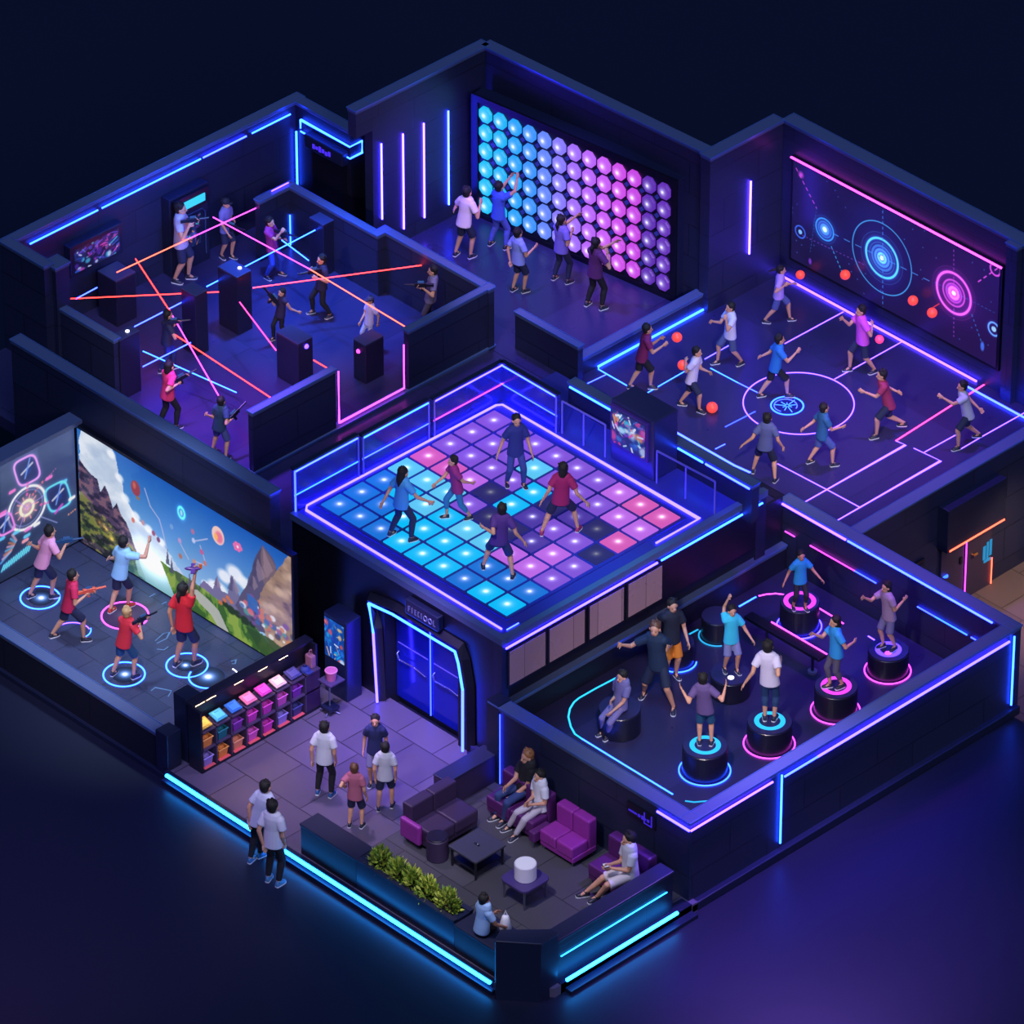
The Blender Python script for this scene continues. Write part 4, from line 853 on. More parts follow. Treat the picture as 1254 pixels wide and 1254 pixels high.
b = thing('tote_bag', (SX0+.2, SY0+dy*7.75, SZ2), 'tall mauve bag standing at the right end of the display shelf', 'bag'); m_ = mat('cloth_mauve', (150, 100, 130), .7)
MB().box(SX0+.08, SX0+.26, SY0+dy*7.6, SY0+dy*7.92, SZ2, SZ2+.26).build('bag_body', m_, b, bevel=.02); MB().tube([(SX0+.17, SY0+dy*7.66, SZ2+.25), (SX0+.17, SY0+dy*7.7, SZ2+.36), (SX0+.17, SY0+dy*7.82, SZ2+.36), (SX0+.17, SY0+dy*7.86, SZ2+.25)], .01, 6).build('handle', m_, b)
ORD = ['first', 'second', 'third', 'fourth', 'fifth', 'sixth', 'seventh']
def basket(k, z, c, row):
    y = SY0+dy*(k+.5); x = SX0+.2; b = thing('storage_basket', (x, y, z), '%s basket in the %s cubby row, %s hole from the left' % (c, row, ORD[k]), 'basket', 'baskets in the shelf cubbies')
    m = mat('basket_'+c, CLR[c], .6); w, d, h = dy*.3, .11, .2
    q = lambda s_, zz: [Vector((x-d*s_, y-w*s_, zz)), Vector((x+d*s_, y-w*s_, zz)), Vector((x+d*s_, y+w*s_, zz)), Vector((x-d*s_, y+w*s_, zz))]
    MB().loft([q(.82, z), q(1, z+h), q(.9, z+h), q(.78, z+.04)]).build('basket_body', m, b)
    MB().tube(q(1.02, z+h), .014, 6, True).build('rim', mat('rim_'+c, tuple(min(255, int(v*1.1+15)) for v in CLR[c]), .5), b)
    MB().ell((x, y, z+h-.02), (d*.75, 0, 0), (0, w*.75, 0), (0, 0, .07), 10, 6).build('contents', mat('cloth_'+c, CLR[c], .8), b)
    MB().box(x+d*.7, SX1+.015, y-w*1.2, y+w*1.2, z, z+.012).build('tray', mat('tray_coral', (220, 90, 100), .5) if row == 'lower' else SH, b)
for k, c_ in enumerate(('orange', 'teal', 'purple', 'magenta', 'magenta', 'pink', 'purple')): basket(k, SZ1, c_, 'upper')
for k, c_ in enumerate(('lavender', 'orange', 'apricot', 'pink', 'magenta', 'lavender', 'navy')): basket(k, SZ0, c_, 'lower')
# small stand at the end of the shelf
p = at(404, 872, ZL); ST = mat('brushed_steel', (120, 126, 160), .5, .6)
t = thing('display_stand', (p.x, p.y, ZL), 'chrome stand with a tray beside the right end of the shelf unit', 'stand')
MB().tube([p, p+Vector((0, 0, .75))], .018).build('pole', ST, t)
for k in range(4): a = k*pi/2+.4; MB().tube([p+Vector((0, 0, .06)), p+Vector((.2*cos(a), .2*sin(a), .02))], .014, 6).build('foot', ST, t)
MB().box(p.x-.14, p.x+.2, p.y-.16, p.y+.2, .92, .95).build('tray', mat('smoky_tray', (70, 60, 100), .2), t); MB().box(p.x-.12, p.x+.14, p.y-.12, p.y+.12, .3, .36).build('lower_tray', NAVY, t)
b = thing('goods_bin', (p.x+.03, p.y+.02, .95), 'pink bin standing on the chrome stand next to the lobby kiosk', 'bin'); MB().cyl((p.x+.03, p.y+.02, .95), .085, .2, 20, .11).build('bin_body', mat('mauve_pink_bin', (190, 100, 150), .6), b); MB().tube([(p.x+.03+.11*cos(2*pi*i/20), p.y+.02+.11*sin(2*pi*i/20), 1.15) for i in range(20)], .012, 6, True).build('rim', mat('mauve_rim', (210, 130, 170), .6), b)

# ================================================================ lobby front walls, planter, lounge
GB = mat('graphite_bench', (36, 38, 64), .4)
w = struct(MB().box(5.27, 6.71, -10.38, -9.96, ZL, .86).build('wall_lobby_front', WALLD)); MB().box(5.25, 6.72, -10.4, -9.94, .82, .88).build('coping', GB, w, bevel=.015)
w = struct(MB().box(6.72, 9.22, -10.38, -10.3, .2, .86).box(6.72, 9.22, -10.0, -9.92, ZL, .86).box(6.72, 6.95, -10.3, -10.0, ZL, .86).box(9.08, 9.22, -10.3, -10.0, ZL, .86).box(6.95, 9.08, -10.3, -10.0, ZL, .6).build('wall_lobby_planter', NAVY))
MB().box(6.72, 9.22, -10.4, -10.3, .84, .88).box(6.72, 9.22, -10.0, -9.9, .84, .88).build('coping', GB, w)
w = struct(MB().box(9.23, 10.35, -10.38, -9.7, ZL, .78).build('wall_lobby_seat', WALLD)); MB().box(9.23, 10.35, -10.4, -9.7, .76, .82).build('seat_slab', GB, w, bevel=.015)
soil = mat('dark_soil', (30, 22, 24), .95)
tag(MB().box(6.95, 9.08, -10.3, -10.0, .6, .74).build('planting_soil', soil), 'dark soil filling the trough planter along the lobby front', 'soil', kind='stuff')
LEAF = [mat('leaf_'+str(k), c, .5) for k, c in enumerate(((150, 176, 60), (200, 206, 86), (96, 128, 46)))]
for k, lab in enumerate(('leafy shrub at the left end of the planter', 'second shrub from the left in the planter', 'middle shrub in the planter', 'second shrub from the right in the planter', 'bright leafy shrub at the right end of the planter near the seated person in blue')):
    px, py = ((468, 1052), (489, 1066), (506, 1078), (523, 1090), (548, 1105))[k]
    P = at(px, py, .95); P.y = -10.15; P.z = .74
    t = thing('shrub', P, lab, 'plant', 'shrubs in the lobby planter'); r = np.random.RandomState(60+k); m = MB()
    for i in range(330):
        d = Vector(r.normal(size=3)); d.z = abs(d.z)*.9; d.normalize(); rad = (.55+.45*r.rand())
        b0 = P+Vector((d.x*.2*rad*(1.2 if k == 4 else 1), d.y*.15*rad, .04+d.z*.42*rad)); m.cur = r.choice(3, p=(.45, .3, .25))
        d2_ = (d+Vector(r.normal(size=3))*.35+Vector((0, 0, .5))).normalized(); s_ = d2_.cross(Vector(r.normal(size=3))).normalized(); L = .1+.06*r.rand()
        m.add([b0, b0+d2_*L*.5+s_*.024, b0+d2_*L, b0+d2_*L*.5-s_*.024], [(0, 1, 2, 3)])
    fo_ = m.build('foliage', LEAF, t); fo_['kind'] = 'stuff'
    m = MB()
    for i in range(5): a = i*1.26; m.tube([P, P+Vector((.12*cos(a), .09*sin(a), .3))], .012, 5)
    m.build('stems', mat('woody_stem', (70, 56, 36), .8), t)
# corner post and right hand low wall
poly = [at(605, 1229, 0), at(662.5, 1233, 0), at(683, 1221, 0)]; pp = [(10.3, -10.6), (11.1, -10.3), (11.36, -9.95), (11.36, -9.62), (10.8, -9.45), (10.3, -9.75)]
top = [at(x, y, 1.3) for x, y in ((606, 1151), (614, 1138), (675, 1137.5), (683, 1143), (662.5, 1156), (607, 1152.5))]
w = struct(MB().prism([(p.x, p.y) for p in top], 0, 1.26).build('trim_6', NAVY)); cc_ = sum(top, Vector())/6
MB().prism([(cc_.x+(p.x-cc_.x)*1.02, cc_.y+(p.y-cc_.y)*1.02) for p in top], 1.26, 1.3).build('coping', GB, w, bevel=.015)
w = struct(MB().box(10.78, 11.08, -9.75, -6.82, ZL, 1.06).build('wall_lounge_right', WALLD)); MB().box(10.75, 11.1, -9.75, -6.8, 1.04, 1.1).build('coping', GB, w, bevel=.015)
MB().box(10.95, 11.2, -9.7, -6.45, 0, .22).box(11.2, 11.36, -9.6, -6.45, 0, .08).build('plinth', NAVY, w)  # outer low step added to catch the strip's cyan light
strip_light(w, [(11.24, -9.6, .27), (11.24, -6.85, .27)], 'edge', .034); strip_light(w, [(11.1, -9.6, .72), (11.1, -6.98, .72)], 'edge', .011, .6)
# furniture
PURD = mat('dark_plum_upholstery', (56, 40, 74), .5); PUR = mat('purple_upholstery', (84, 30, 98), .5); PURM = mat('magenta_upholstery', (140, 44, 146), .45); LEG = mat('steel_leg', (120, 120, 150), .3, .8); TBL = mat('charcoal_table', (66, 64, 82), .45)
t = thing('sofa', (6.4, -8.15, ZL), 'dark plum two seat sofa with a bright purple end cushion', 'sofa')
for a, b in ((-8.75, -8.2), (-8.19, -7.62)):
    MB().box(6.18, 6.42, a, b, .3, 1.0).build('backrest', PURD, t, bevel=.03); MB().box(6.42, 6.98, a, b, .4, .66).build('seat_cushion', PURD, t, bevel=.04)
MB().box(6.2, 6.95, -8.74, -7.62, .28, .42).build('base_frame', PURD, t, bevel=.02); MB().box(6.22, 6.72, -8.86, -8.75, .32, .74).build('armrest', PURM, t, bevel=.04)
for x in (6.27, 6.88):
    for y in (-8.72, -7.7): MB().cone((x, y, .3), .022, (x, y, ZL), .014, 8, (0, 0)).build('leg', LEG, t)
t = thing('bench_block', (6.0, -6.98, ZL), 'long dark block bench joining the sofa to the lobby wall', 'bench'); MB().box(5.8, 6.16, -7.62, -6.35, ZL, .78).build('bench_body', PURD, t, bevel=.02); MB().box(5.79, 6.17, -7.62, -6.34, .78, .82).build('bench_top', GB, t, bevel=.01)
p = at(535.6, 1050, ZL); t = thing('stool', p, 'round black drum stool beside the square coffee table', 'stool'); MB().cyl(p, .2, .46, 32, bev=.02).build('drum', PURD, t); MB().cyl(p+Vector((0, 0, .46)), .19, .03, 32, bev=.01).build('seat_pad', mat('black_leather', (34, 28, 46), .35), t)
t = thing('coffee_table', (7.72, -8.38, ZL), 'square charcoal coffee table with a lower shelf', 'table')
MB().box(7.36, 8.06, -8.74, -7.98, .6, .65).build('tabletop', TBL, t, bevel=.012); MB().box(7.4, 8.02, -8.7, -8.02, .56, .6).build('apron', DARK, t); MB().box(7.42, 8.0, -8.68, -8.04, .34, .37).build('lower_shelf', DARK, t)
for x in (7.41, 8.01):
    for y in (-8.69, -8.03): MB().cone((x, y, .6), .028, (x, y, ZL), .02, 8, (0, 0)).build('leg', DARK, t)
t = thing('table_remote', (7.7, -8.36, .65), 'tiny dark gadget lying on the square coffee table', 'remote'); MB().box(7.64, 7.76, -8.38, -8.34, .65, .67).build('gadget_body', DARK, t, bevel=.006); MB().sph((7.72, -8.36, .672), .008, 8, 6).build('button', neon('white', .2), t)
t = thing('side_table', (8.97, -8.4, ZL), 'rounded dark violet table holding a white lamp drum', 'table')
rc = []
for cx_, cy_, a0 in ((9.18, -8.62, -90), (9.18, -8.2, 0), (8.78, -8.2, 90), (8.78, -8.62, 180)): rc += [(cx_+.13*cos(R(a0+k*15)), cy_+.13*sin(R(a0+k*15))) for k in range(7)]
MB().prism(rc, .6, .65).build('tabletop', mat('violet_table', (66, 52, 108), .35), t, bevel=.01); MB().prism([(8.98+(x-8.98)*.9, -8.41+(y+8.41)*.9) for x, y in rc], .56, .6).build('apron', DARK, t)
for x in (8.72, 9.24):
    for y in (-8.68, -8.14): MB().cone((x, y, .58), .025, (x, y, ZL), .016, 8, (0, 0)).build('leg', LEG, t)
t = thing('drum_lamp', (8.98, -8.4, .65), 'white glowing drum lamp on the violet table', 'lamp'); WH_ = mat('white_lamp_shell', (200, 196, 214), .4, 0, (.6, .5, 1), .06)
MB().cyl((8.98, -8.4, .65), .2, .32, 36, bev=.012).build('lamp_shade', WH_, t, smooth=False); MB().cyl((8.98, -8.4, .968), .17, .004, 36).build('lamp_top', mat('white_lamp_top', (200, 200, 214), .4, 0, (.85, .85, 1), .1), t)
def lounge_seat(x0, x1, y0, y1, lab, m=PUR, back='y', seats=2, h=1.02):
    t = thing('lounge_chair', ((x0+x1)/2, (y0+y1)/2, ZL), lab, 'armchair', 'purple lounge chairs along the wall')
    MB().box(x0, x1, y0, y1, .3, .42).build('base_frame', m, t, bevel=.02)
    for k in range(seats):
        if back == 'y':
            a, b = x0+(x1-x0)*k/seats, x0+(x1-x0)*(k+1)/seats
            MB().box(a, b-.01, y0-.02, y1-.2, .4, .64).build('seat_cushion', m, t, bevel=.035); MB().box(a, b-.01, y1-.2, y1+.02, .4, h).build('backrest', m, t, bevel=.035)
        else:
            MB().box(x0-.02, x1-.2, y0, y1, .4, .64).build('seat_cushion', m, t, bevel=.035); MB().box(x1-.2, x1+.02, y0, y1, .4, h).build('backrest', m, t, bevel=.035)
    for x in (x0+.06, x1-.06):
        for y in (y0+.05, y1-.05): MB().cone((x, y, .32), .024, (x, y, ZL), .015, 8, (0, 0)).build('leg', LEG, t)
lounge_seat(6.75, 7.95, -7.2, -6.62, 'purple seat in the corner under the seated couple', PUR)
lounge_seat(8.14, 8.98, -7.22, -6.62, 'empty bright purple armchair right of the seated couple', PURM)
lounge_seat(9.45, 10.5, -7.3, -6.62, 'purple corner seat behind the person holding a phone', PUR)
p = at(661, 1030, ZL); t = thing('ottoman', (8.0, -7.0, ZL), 'small purple cushioned stool between the two lounge chairs', 'stool')
MB().box(7.97, 8.12, -7.35, -6.9, .36, .58).build('cushion', PUR, t, bevel=.03)
for y in (-7.3, -6.95): MB().cone((8.05, y, .38), .02, (8.05, y, ZL), .014, 8, (0, 0)).build('leg', LEG, t)
# glowing rings in the projection room floor
def proj_ring(px, py, r, c, fill=None, a0=0, a1=360, w=.03):
    ringline(px, py, r, w, c, fs, ZL, 'floor_ring', 1, a0, a1)
    P = at(px, py, ZL)
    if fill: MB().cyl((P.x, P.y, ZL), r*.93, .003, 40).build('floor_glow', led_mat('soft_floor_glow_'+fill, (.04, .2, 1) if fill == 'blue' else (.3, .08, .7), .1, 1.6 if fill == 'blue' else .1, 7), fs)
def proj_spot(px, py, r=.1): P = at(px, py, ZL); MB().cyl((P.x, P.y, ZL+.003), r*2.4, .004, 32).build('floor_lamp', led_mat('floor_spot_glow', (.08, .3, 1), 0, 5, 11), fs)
proj_ring(49, 732, .37, 'cyan'); proj_spot(50.5, 732.5); proj_ring(153, 754, .44, 'pink', 'violet'); proj_ring(88, 776, .35, 'lilac', None, 70, 175, .02); proj_ring(93, 772, .28, 'cyan', None, -10, 60, .02)
proj_ring(152, 826, .385, 'cyan'); proj_spot(153, 826); proj_ring(229, 815, .385, 'cyan'); proj_spot(227, 815, .07); proj_ring(255, 829, .36, 'cyan', 'blue', -160, 20); proj_spot(255, 829, .13); proj_ring(270, 829, .33, 'white', None, -60, 95, .02)
pm = mat('faint_projected_blue', (60, 80, 120), .4, 0, (.2, .45, .9), .35)
for pts in (((190, 785), (200, 776), (208, 774), (204, 782), (192, 788)), ((192, 795), (201, 796), (206, 792)), ((185, 846), (190, 842), (210, 846), (206, 853)), ((283, 810), (289, 808), (288, 813), (284, 813)), ((183, 731), (190, 727)), ((198, 740), (204, 737))):
    P = [at(x, y, ZL) for x, y in pts]; MB().strip([(p.x, p.y) for p in P], .02, ZL+.001, .003).build('projected_mark', pm, fs)
# ================================================================ people
SKIN = [mat('skin_'+str(i), c, .55) for i, c in enumerate(((206, 150, 124), (188, 130, 104), (222, 170, 146)))]
HAIR = dict(d=mat('dark_hair', (17, 13, 16), .75), b=mat('brown_hair', (92, 58, 40), .5), l=mat('light_brown_hair', (150, 98, 60), .5), s=mat('sandy_hair', (176, 140, 96), .5))
EYE = mat('eye_dark', (52, 36, 34), .4); LIP = mat('lips', (150, 72, 70), .5); SOLE = mat('white_sole', (220, 220, 232), .5)
def cloth(c): return mat('cloth_%d_%d_%d' % c, c, .8)
REMESH = []
def remesh_obj(m, name, mt, parent, vox, it=3, fac=.4):
    o = m.build(name, mt, parent); r = o.modifiers.new('remesh', 'REMESH'); r.mode = 'VOXEL'; r.voxel_size = vox
    s_ = o.modifiers.new('smooth', 'SMOOTH'); s_.factor = fac; s_.iterations = it
    REMESH.append(o); return o
def ik(a, b, l1, l2, hint):
    """joint between a and b; the end is pulled in when it lies out of reach"""
    d = b-a; L = d.length
    if L > (l1+l2)*.985: b = a+d*((l1+l2)*.985/L); d = b-a; L = d.length
    L = max(L, abs(l1-l2)*1.05+1e-3); u = d.normalized()
    x = (l1*l1-l2*l2+L*L)/(2*L); h = math.sqrt(max(0, l1*l1-x*x)); n = hint-u*hint.dot(u)
    if n.length < 1e-4: n = Vector((0, 0, -1))-u*(-u.z)
    return a+u*x+n.normalized()*h, b
PEOPLE = {}
def person(key, label, zf, org, head, feet, hands, th, top, bot, bl='shorts', hair='short', hc='d', shoe=(40, 40, 60), skin=0, lean=0., seat=None, Hs=None, sole=True, sleeve=.62, headth=None, cap=None, group=None, bd=0):
    ox, oy, sc_ = org
    cv = lambda p: (ox+p[0]*sc_, oy+p[1]*sc_)
    ang = R(th); f = (RT*cos(ang)+AW*sin(ang)); f.z = 0; f.normalize(); lf = Vector((-f.y, f.x, 0)); Z = Vector((0, 0, 1))
    ft = [at(*cv(p), zf+(p[2] if len(p) > 2 else 0)) for p in feet]
    if seat: mid = at(*cv(seat), seat[2]); 
    else: mid = (ft[0]+ft[1])/2
    hd = on_plane(*cv(head), mid+AW*(lean*f.dot(AW)), AW)
    off = (hd-mid); hx = off.dot(RT)
    s2 = ((ft[0]-ft[1]).to_2d().length/2)
    if seat: H = Hs or (hd.z-mid.z)/.43; hip = Vector((mid.x, mid.y, mid.z+.06*H))
    else:
        lo, hi = .9, 2.3
        for _ in range(40):
            H = (lo+hi)/2; zh = zf+.045*H+math.sqrt(max(.01, (.47*H)**2-s2*s2))
            if zh+.415*H > hd.z: hi = H
            else: lo = H
        if Hs: H = Hs
        hip = Vector((mid.x, mid.y, hd.z-.415*H))+RT*hx*.25+AW*(lean*f.dot(AW))*.2
    # which foot / hand is the left one
    if (ft[0]-ft[1]).dot(lf) < 0: ft = ft[::-1]
    N_ = hd-Z*.095*H-f*.012*H; sp = (N_-hip).normalized(); side = lf
    S = hip+(N_-hip)*.9
    sh = [S+side*.108*H, S-side*.108*H]; hp = [hip+side*.046*H, hip-side*.046*H]
    hw = []
    for i, p in enumerate(hands):
        base = S; d = p[2] if len(p) > 2 else 0; hw.append(on_plane(*cv(p), base-AW*d, AW))
    if (hw[0]-hw[1]).dot(lf) < 0 and (hw[0]-hw[1]).length > .12 and abs((hw[0]-hw[1]).dot(lf)) > .05: hw = hw[::-1]
    elif (hw[0]-S).dot(lf) < (hw[1]-S).dot(lf) and (hw[0]-hw[1]).length <= .12: hw = hw[::-1]
    root = thing('person', Vector((mid.x, mid.y, zf)), label, 'person', group)
    B = MB(); el, wr, kn, an = [], [], [], []
    for i in (0, 1):
        dv = hw[i]-sh[i]; al = .322*H
        if dv.z < -.72*dv.length and dv.length > .55*al: hw[i] = sh[i]+dv.normalized()*al*.965      # arm hanging down
        e, w_ = ik(sh[i], hw[i], .172*H, .15*H, -Z*1.0-f*.6+side*(.18 if i == 0 else -.18)); el.append(e); wr.append(w_)
        a_ = ft[i]+Z*.05*H; k, a2 = ik(hp[i], a_, .245*H, .235*H, f+side*(.12 if i == 0 else -.12)); kn.append(k); an.append(a2)
    # --- body: one continuous surface
    def trunk(m, g, z0=0.0, z1=1.0, neck=True):
        prof = [(-.07, .066, .05), (-.02, .086, .062), (.06, .083, .06), (.14, .074, .054), (.22, .083, .06), (.29, .092, .06), (.335, .082, .048), (.355, .05, .036)]
        rs = []
        for h, a, b in prof:
            if h < z0 or h > z1: continue
            c_ = hip+sp*h*H; rs.append(m.ring(c_, side*(a*H+g), f*(b*H+g)*-1, 16))
        m.loft(rs)
    trunk(B, 0)
    B.cone(N_-sp*.03*H, .036*H, hd-Z*.03*H, .03*H, 10)
    hf = f if headth is None else (RT*cos(R(headth))+AW*sin(R(headth))).normalized()
    hs = Vector((-hf.y, hf.x, 0)); r = .001*H
    E = H*1.13
    B.ell(hd+Z*.012*E-hf*.006*E, hs*.044*E, hf*.054*E, Z*.054*E, 16, 12); B.ell(hd-Z*.028*E+hf*.01*E, hs*.034*E, hf*.038*E, Z*.036*E, 14, 10)
    B.cone(hd+Z*.004*E+hf*.045*E, .006*E, hd-Z*.014*E+hf*.056*E, .009*E, 8)
    for s_ in (1, -1): B.ell(hd+hs*s_*.045*E-Z*.004*E, hs*.007*E, hf*.012*E, Z*.018*E, 8, 6)
    for i in (0, 1):
        q = 1 if i == 0 else -1
        B.cone(sh[i]-side*q*.02*H, .032*H, sh[i]+(el[i]-sh[i])*.4, .028*H); B.cone(sh[i]+(el[i]-sh[i])*.3, .03*H, el[i], .023*H)
        B.cone(el[i], .024*H, wr[i], .0155*H)
        d = (wr[i]-el[i]).normalized(); pn = (side*-q); pn = pn-d*pn.dot(d); pn = pn.normalized() if pn.length > .05 else Z.cross(d).normalized(); lt = d.cross(pn)*(-q)
        pc = wr[i]+d*.035*H; B.ell(pc, d*.034*H, lt*.024*H, pn*.013*H, 10, 8)
        for k in range(4):
            b0 = wr[i]+d*.055*H+lt*(k-1.5)*.0145*H; L = (.036, .043, .041, .032)[k]*H; spd = (d+lt*(k-1.5)*.12).normalized()
            m1 = b0+spd*L*.5+pn*.003*H; B.cone(b0, .0066*H, m1, .0062*H, 6); B.cone(m1, .0062*H, m1+(spd+pn*.6).normalized()*L*.5, .0054*H, 6)
        b0 = wr[i]+d*.022*H-lt*.018*H; B.cone(b0, .009*H, b0+(d*.75-lt*.65+pn*.2).normalized()*.034*H, .0065*H, 6)
        B.cone(hp[i], .052*H, kn[i], .033*H); B.cone(kn[i], .033*H, kn[i]+(an[i]-kn[i])*.3-f*.008*H, .033*H); B.cone(kn[i]+(an[i]-kn[i])*.28-f*.008*H, .033*H, an[i], .019*H)
        B.cone(an[i], .02*H, an[i]-Z*.025*H+f*.05*H, .016*H)
    remesh_obj(B, 'body', SKIN[skin], root, .0105, 2, .35)
    # --- clothes
    tcol, bcol = cloth(top), cloth(bot); g = .012*H
    T_ = MB()
    rs = []
    for h, a, b in ((-.05, .106, .083), (-.03, .105, .082), (0, .102, .079), (.08, .094, .073), (.16, .088, .068), (.24, .096, .071), (.3, .105, .068), (.345, .09, .053), (.367, .049, .042)):
        rs.append(T_.ring(hip+sp*h*H, side*a*H, -f*b*H, 18))
    T_.loft(rs)
    for i in (0, 1):
        q = 1 if i == 0 else -1
        T_.cone(sh[i]-side*q*.03*H-Z*.004*H, .05*H, sh[i]+(el[i]-sh[i])*sleeve, .043*H, 14, (1, 0))
    remesh_obj(T_, 'shirt', tcol, root, .013, 3, .4)
    P_ = MB(); P_.loft([P_.ring(hip+sp*h*H, side*a*H, -f*b*H, 16) for h, a, b in ((-.075, .085, .064), (-.02, .092, .066), (.03, .088, .062))])
    for i in (0, 1):
        if bl == 'shorts': P_.cone(hp[i], .051*H, hp[i]+(kn[i]-hp[i])*.93, .053*H, 14, (1, 0))
        elif bl == 'skort': P_.cone(hp[i], .062*H, hp[i]+(kn[i]-hp[i])*.6, .058*H, 14, (1, 0))
        else:
            P_.cone(hp[i], .051*H, kn[i], .041*H, 12); e = kn[i]+(an[i]-kn[i])*(.93 if bl == 'pants' else .6)
            P_.cone(kn[i], .041*H, kn[i]+(an[i]-kn[i])*.3-f*.006*H, .04*H, 12); P_.cone(kn[i]+(an[i]-kn[i])*.28-f*.006*H, .04*H, e, .028*H, 12, (1, 0))
    remesh_obj(P_, 'pants' if bl in ('pants', 'leggings') else 'shorts', bcol, root, .014, 2, .4)
    sm = mat('shoe_%d_%d_%d' % shoe, shoe, .5)
    for i in (0, 1):
        a = an[i]; fd = (f+side*(.18 if i == 0 else -.18)).normalized(); fs_ = Vector((-fd.y, fd.x, 0)); gz = a.z-.05*H
        M = MB(); c0 = Vector((a.x, a.y, gz))
        pr = [(-.034, .012, .03), (-.028, .02, .046), (-.005, .022, .05), (.02, .023, .044), (.05, .026, .032), (.078, .024, .024), (.095, .012, .017)]
        rr = []
        for x, w_, h_ in pr:
            c_ = c0+fd*x*H+Z*.012*H; rr.append([c_+fs_*w_*H*cx_+Z*h_*H*cz for cx_, cz in ((-1, 0), (-1, .35), (-.62, .85), (0, 1), (.62, .85), (1, .35), (1, 0))])
        M.loft(rr); M.cone(c0+Z*.045*H, .024*H, c0+Z*.062*H, .023*H, 10, (0, 0)); s_ = M.build('shoe', sm, root, smooth=True)
        M = MB(); out = [(-.036, .013), (-.03, .021), (0, .024), (.05, .028), (.08, .026), (.098, .013)]
        M.prism([((c0+fd*x*H+fs_*w_*H).x, (c0+fd*x*H+fs_*w_*H).y) for x, w_ in out]+[((c0+fd*x*H-fs_*w_*H).x, (c0+fd*x*H-fs_*w_*H).y) for x, w_ in out[::-1]], gz, gz+.013*H)
        M.build('sole', SOLE, s_)
    # --- hair
    hm = HAIR[hc]; G = MB(); G.ell(hd+Z*.028*E-hf*.016*E, hs*.052*E, hf*.055*E, Z*.05*E, 16, 12); G.ell(hd-Z*.002*E-hf*.028*E, hs*.047*E, hf*.036*E, Z*.05*E, 14, 10)
    rr = np.random.RandomState(sum(map(ord, label)) % 9973)
    for k in range(10):
        a = rr.rand()*2*pi; e = .35+rr.rand()*1.0; dv = (hs*cos(a)+hf*sin(a)*.7)*cos(e)+Z*sin(e); b0 = hd+Z*.028*E-hf*.016*E+dv*.042*E
        G.cone(b0, .013*E, b0+(dv*.8+hf*.3+Z*.15).normalized()*.018*E, .007*E, 7)
    if hair == 'pony': G.cone(hd-hf*.05*E+Z*.02*E, .018*E, hd-hf*.075*E-Z*.03*E, .022*E, 9); G.cone(hd-hf*.075*E-Z*.03*E, .022*E, hd-hf*.07*E-Z*.1*E, .01*E, 9)
    elif hair == 'fly': G.cone(hd-hf*.05*E+Z*.02*E, .018*E, hd-hf*.11*E+Z*.005*E, .02*E, 9); G.cone(hd-hf*.11*E+Z*.005*E, .02*E, hd-hf*.17*E-Z*.02*E, .007*E, 9)
    elif hair == 'long': G.cone(hd-hf*.03*E, .046*E, hd-hf*.05*E-Z*.075*E, .04*E, 12); G.cone(hd-hf*.05*E-Z*.07*E, .04*E, hd-hf*.055*E-Z*.14*E, .022*E, 12)
    elif hair == 'bob': G.cone(hd-hf*.022*E, .05*E, hd-hf*.03*E-Z*.05*E, .044*E, 12)
    remesh_obj(G, 'hair', hm, root, .011, 1, .3)
    if cap:
        G = MB(); G.ell(hd+Z*.034*E-hf*.01*E, hs*.056*E, hf*.062*E, Z*.05*E, 16, 10); G.obox(hd+Z*.036*E+hf*.07*E, hs*.034*E, hf*.03*E, Z*.004*E); G.build('cap', cloth(cap), root, smooth=True)
    if hf.dot(AW) < .35:
        for s_ in (1, -1): MB().ell(hd+hs*s_*.018*E+hf*.046*E-Z*.001*E, hs*.0042*E, hf*.004*E, Z*.0032*E, 8, 6).build('eye', EYE, root, smooth=True)
        MB().ell(hd+hf*.047*E-Z*.034*E, hs*.012*E, hf*.004*E, Z*.003*E, 8, 6).build('mouth', LIP, root, smooth=True)
    PEOPLE[key] = dict(root=root, H=H, hands=[w_+(w_-e).normalized()*.04*H for w_, e in zip(wr, el)], f=f, side=side, chest=hip+sp*.24*H, sp=sp, hip=hip)
    return PEOPLE[key]
K = 320/1254.
def O(x, y, k=K): return (x, y, k)
W_, NV, BK = (206, 206, 226), (34, 40, 76), (24, 24, 34)
g1 = 'players of the laser arena'
o = O(0, 100)
person('L1', 'player in pale shirt and navy shorts aiming a blaster by the wall cabinet', ZU, o, (868, 610), [(838, 965), (905, 945)], [(932, 665, .25), (905, 700, .35)], 350, (172, 168, 200), NV, group=g1)
person('L2', 'player in slate shirt and navy shorts with a dark cap at the arena back wall', ZU, o, (1085, 585), [(1062, 845), (1112, 845)], [(1120, 665, .15), (1085, 705, .2)], 320, (112, 112, 180), NV, cap=(30, 30, 50), group=g1)
o = O(220, 100)
person('L3', 'player in magenta top and blue pants before the far corner block', ZU, o, (435, 675), [(415, 945), (485, 925)], [(485, 725, .15), (500, 755, .1)], 330, (150, 40, 130), (40, 70, 190), 'pants', group=g1)
person('L4', 'player all in dark clothes standing with arms at the chest near the arena middle', ZU, o, (680, 855), [(640, 1110), (725, 1130)], [(640, 905, .1), (665, 945, .2)], 205, (34, 30, 62), BK, 'pants', group=g1)
person('L5', 'player in dark vest with one bare arm stretched down and a raised blaster', ZU, o, (490, 1012), [(450, 1240), (515, 1225)], [(440, 1050, .1), (585, 1120, 0)], 215, (40, 30, 70), BK, 'pants', sleeve=.25, group=g1)
o = O(300, 280)
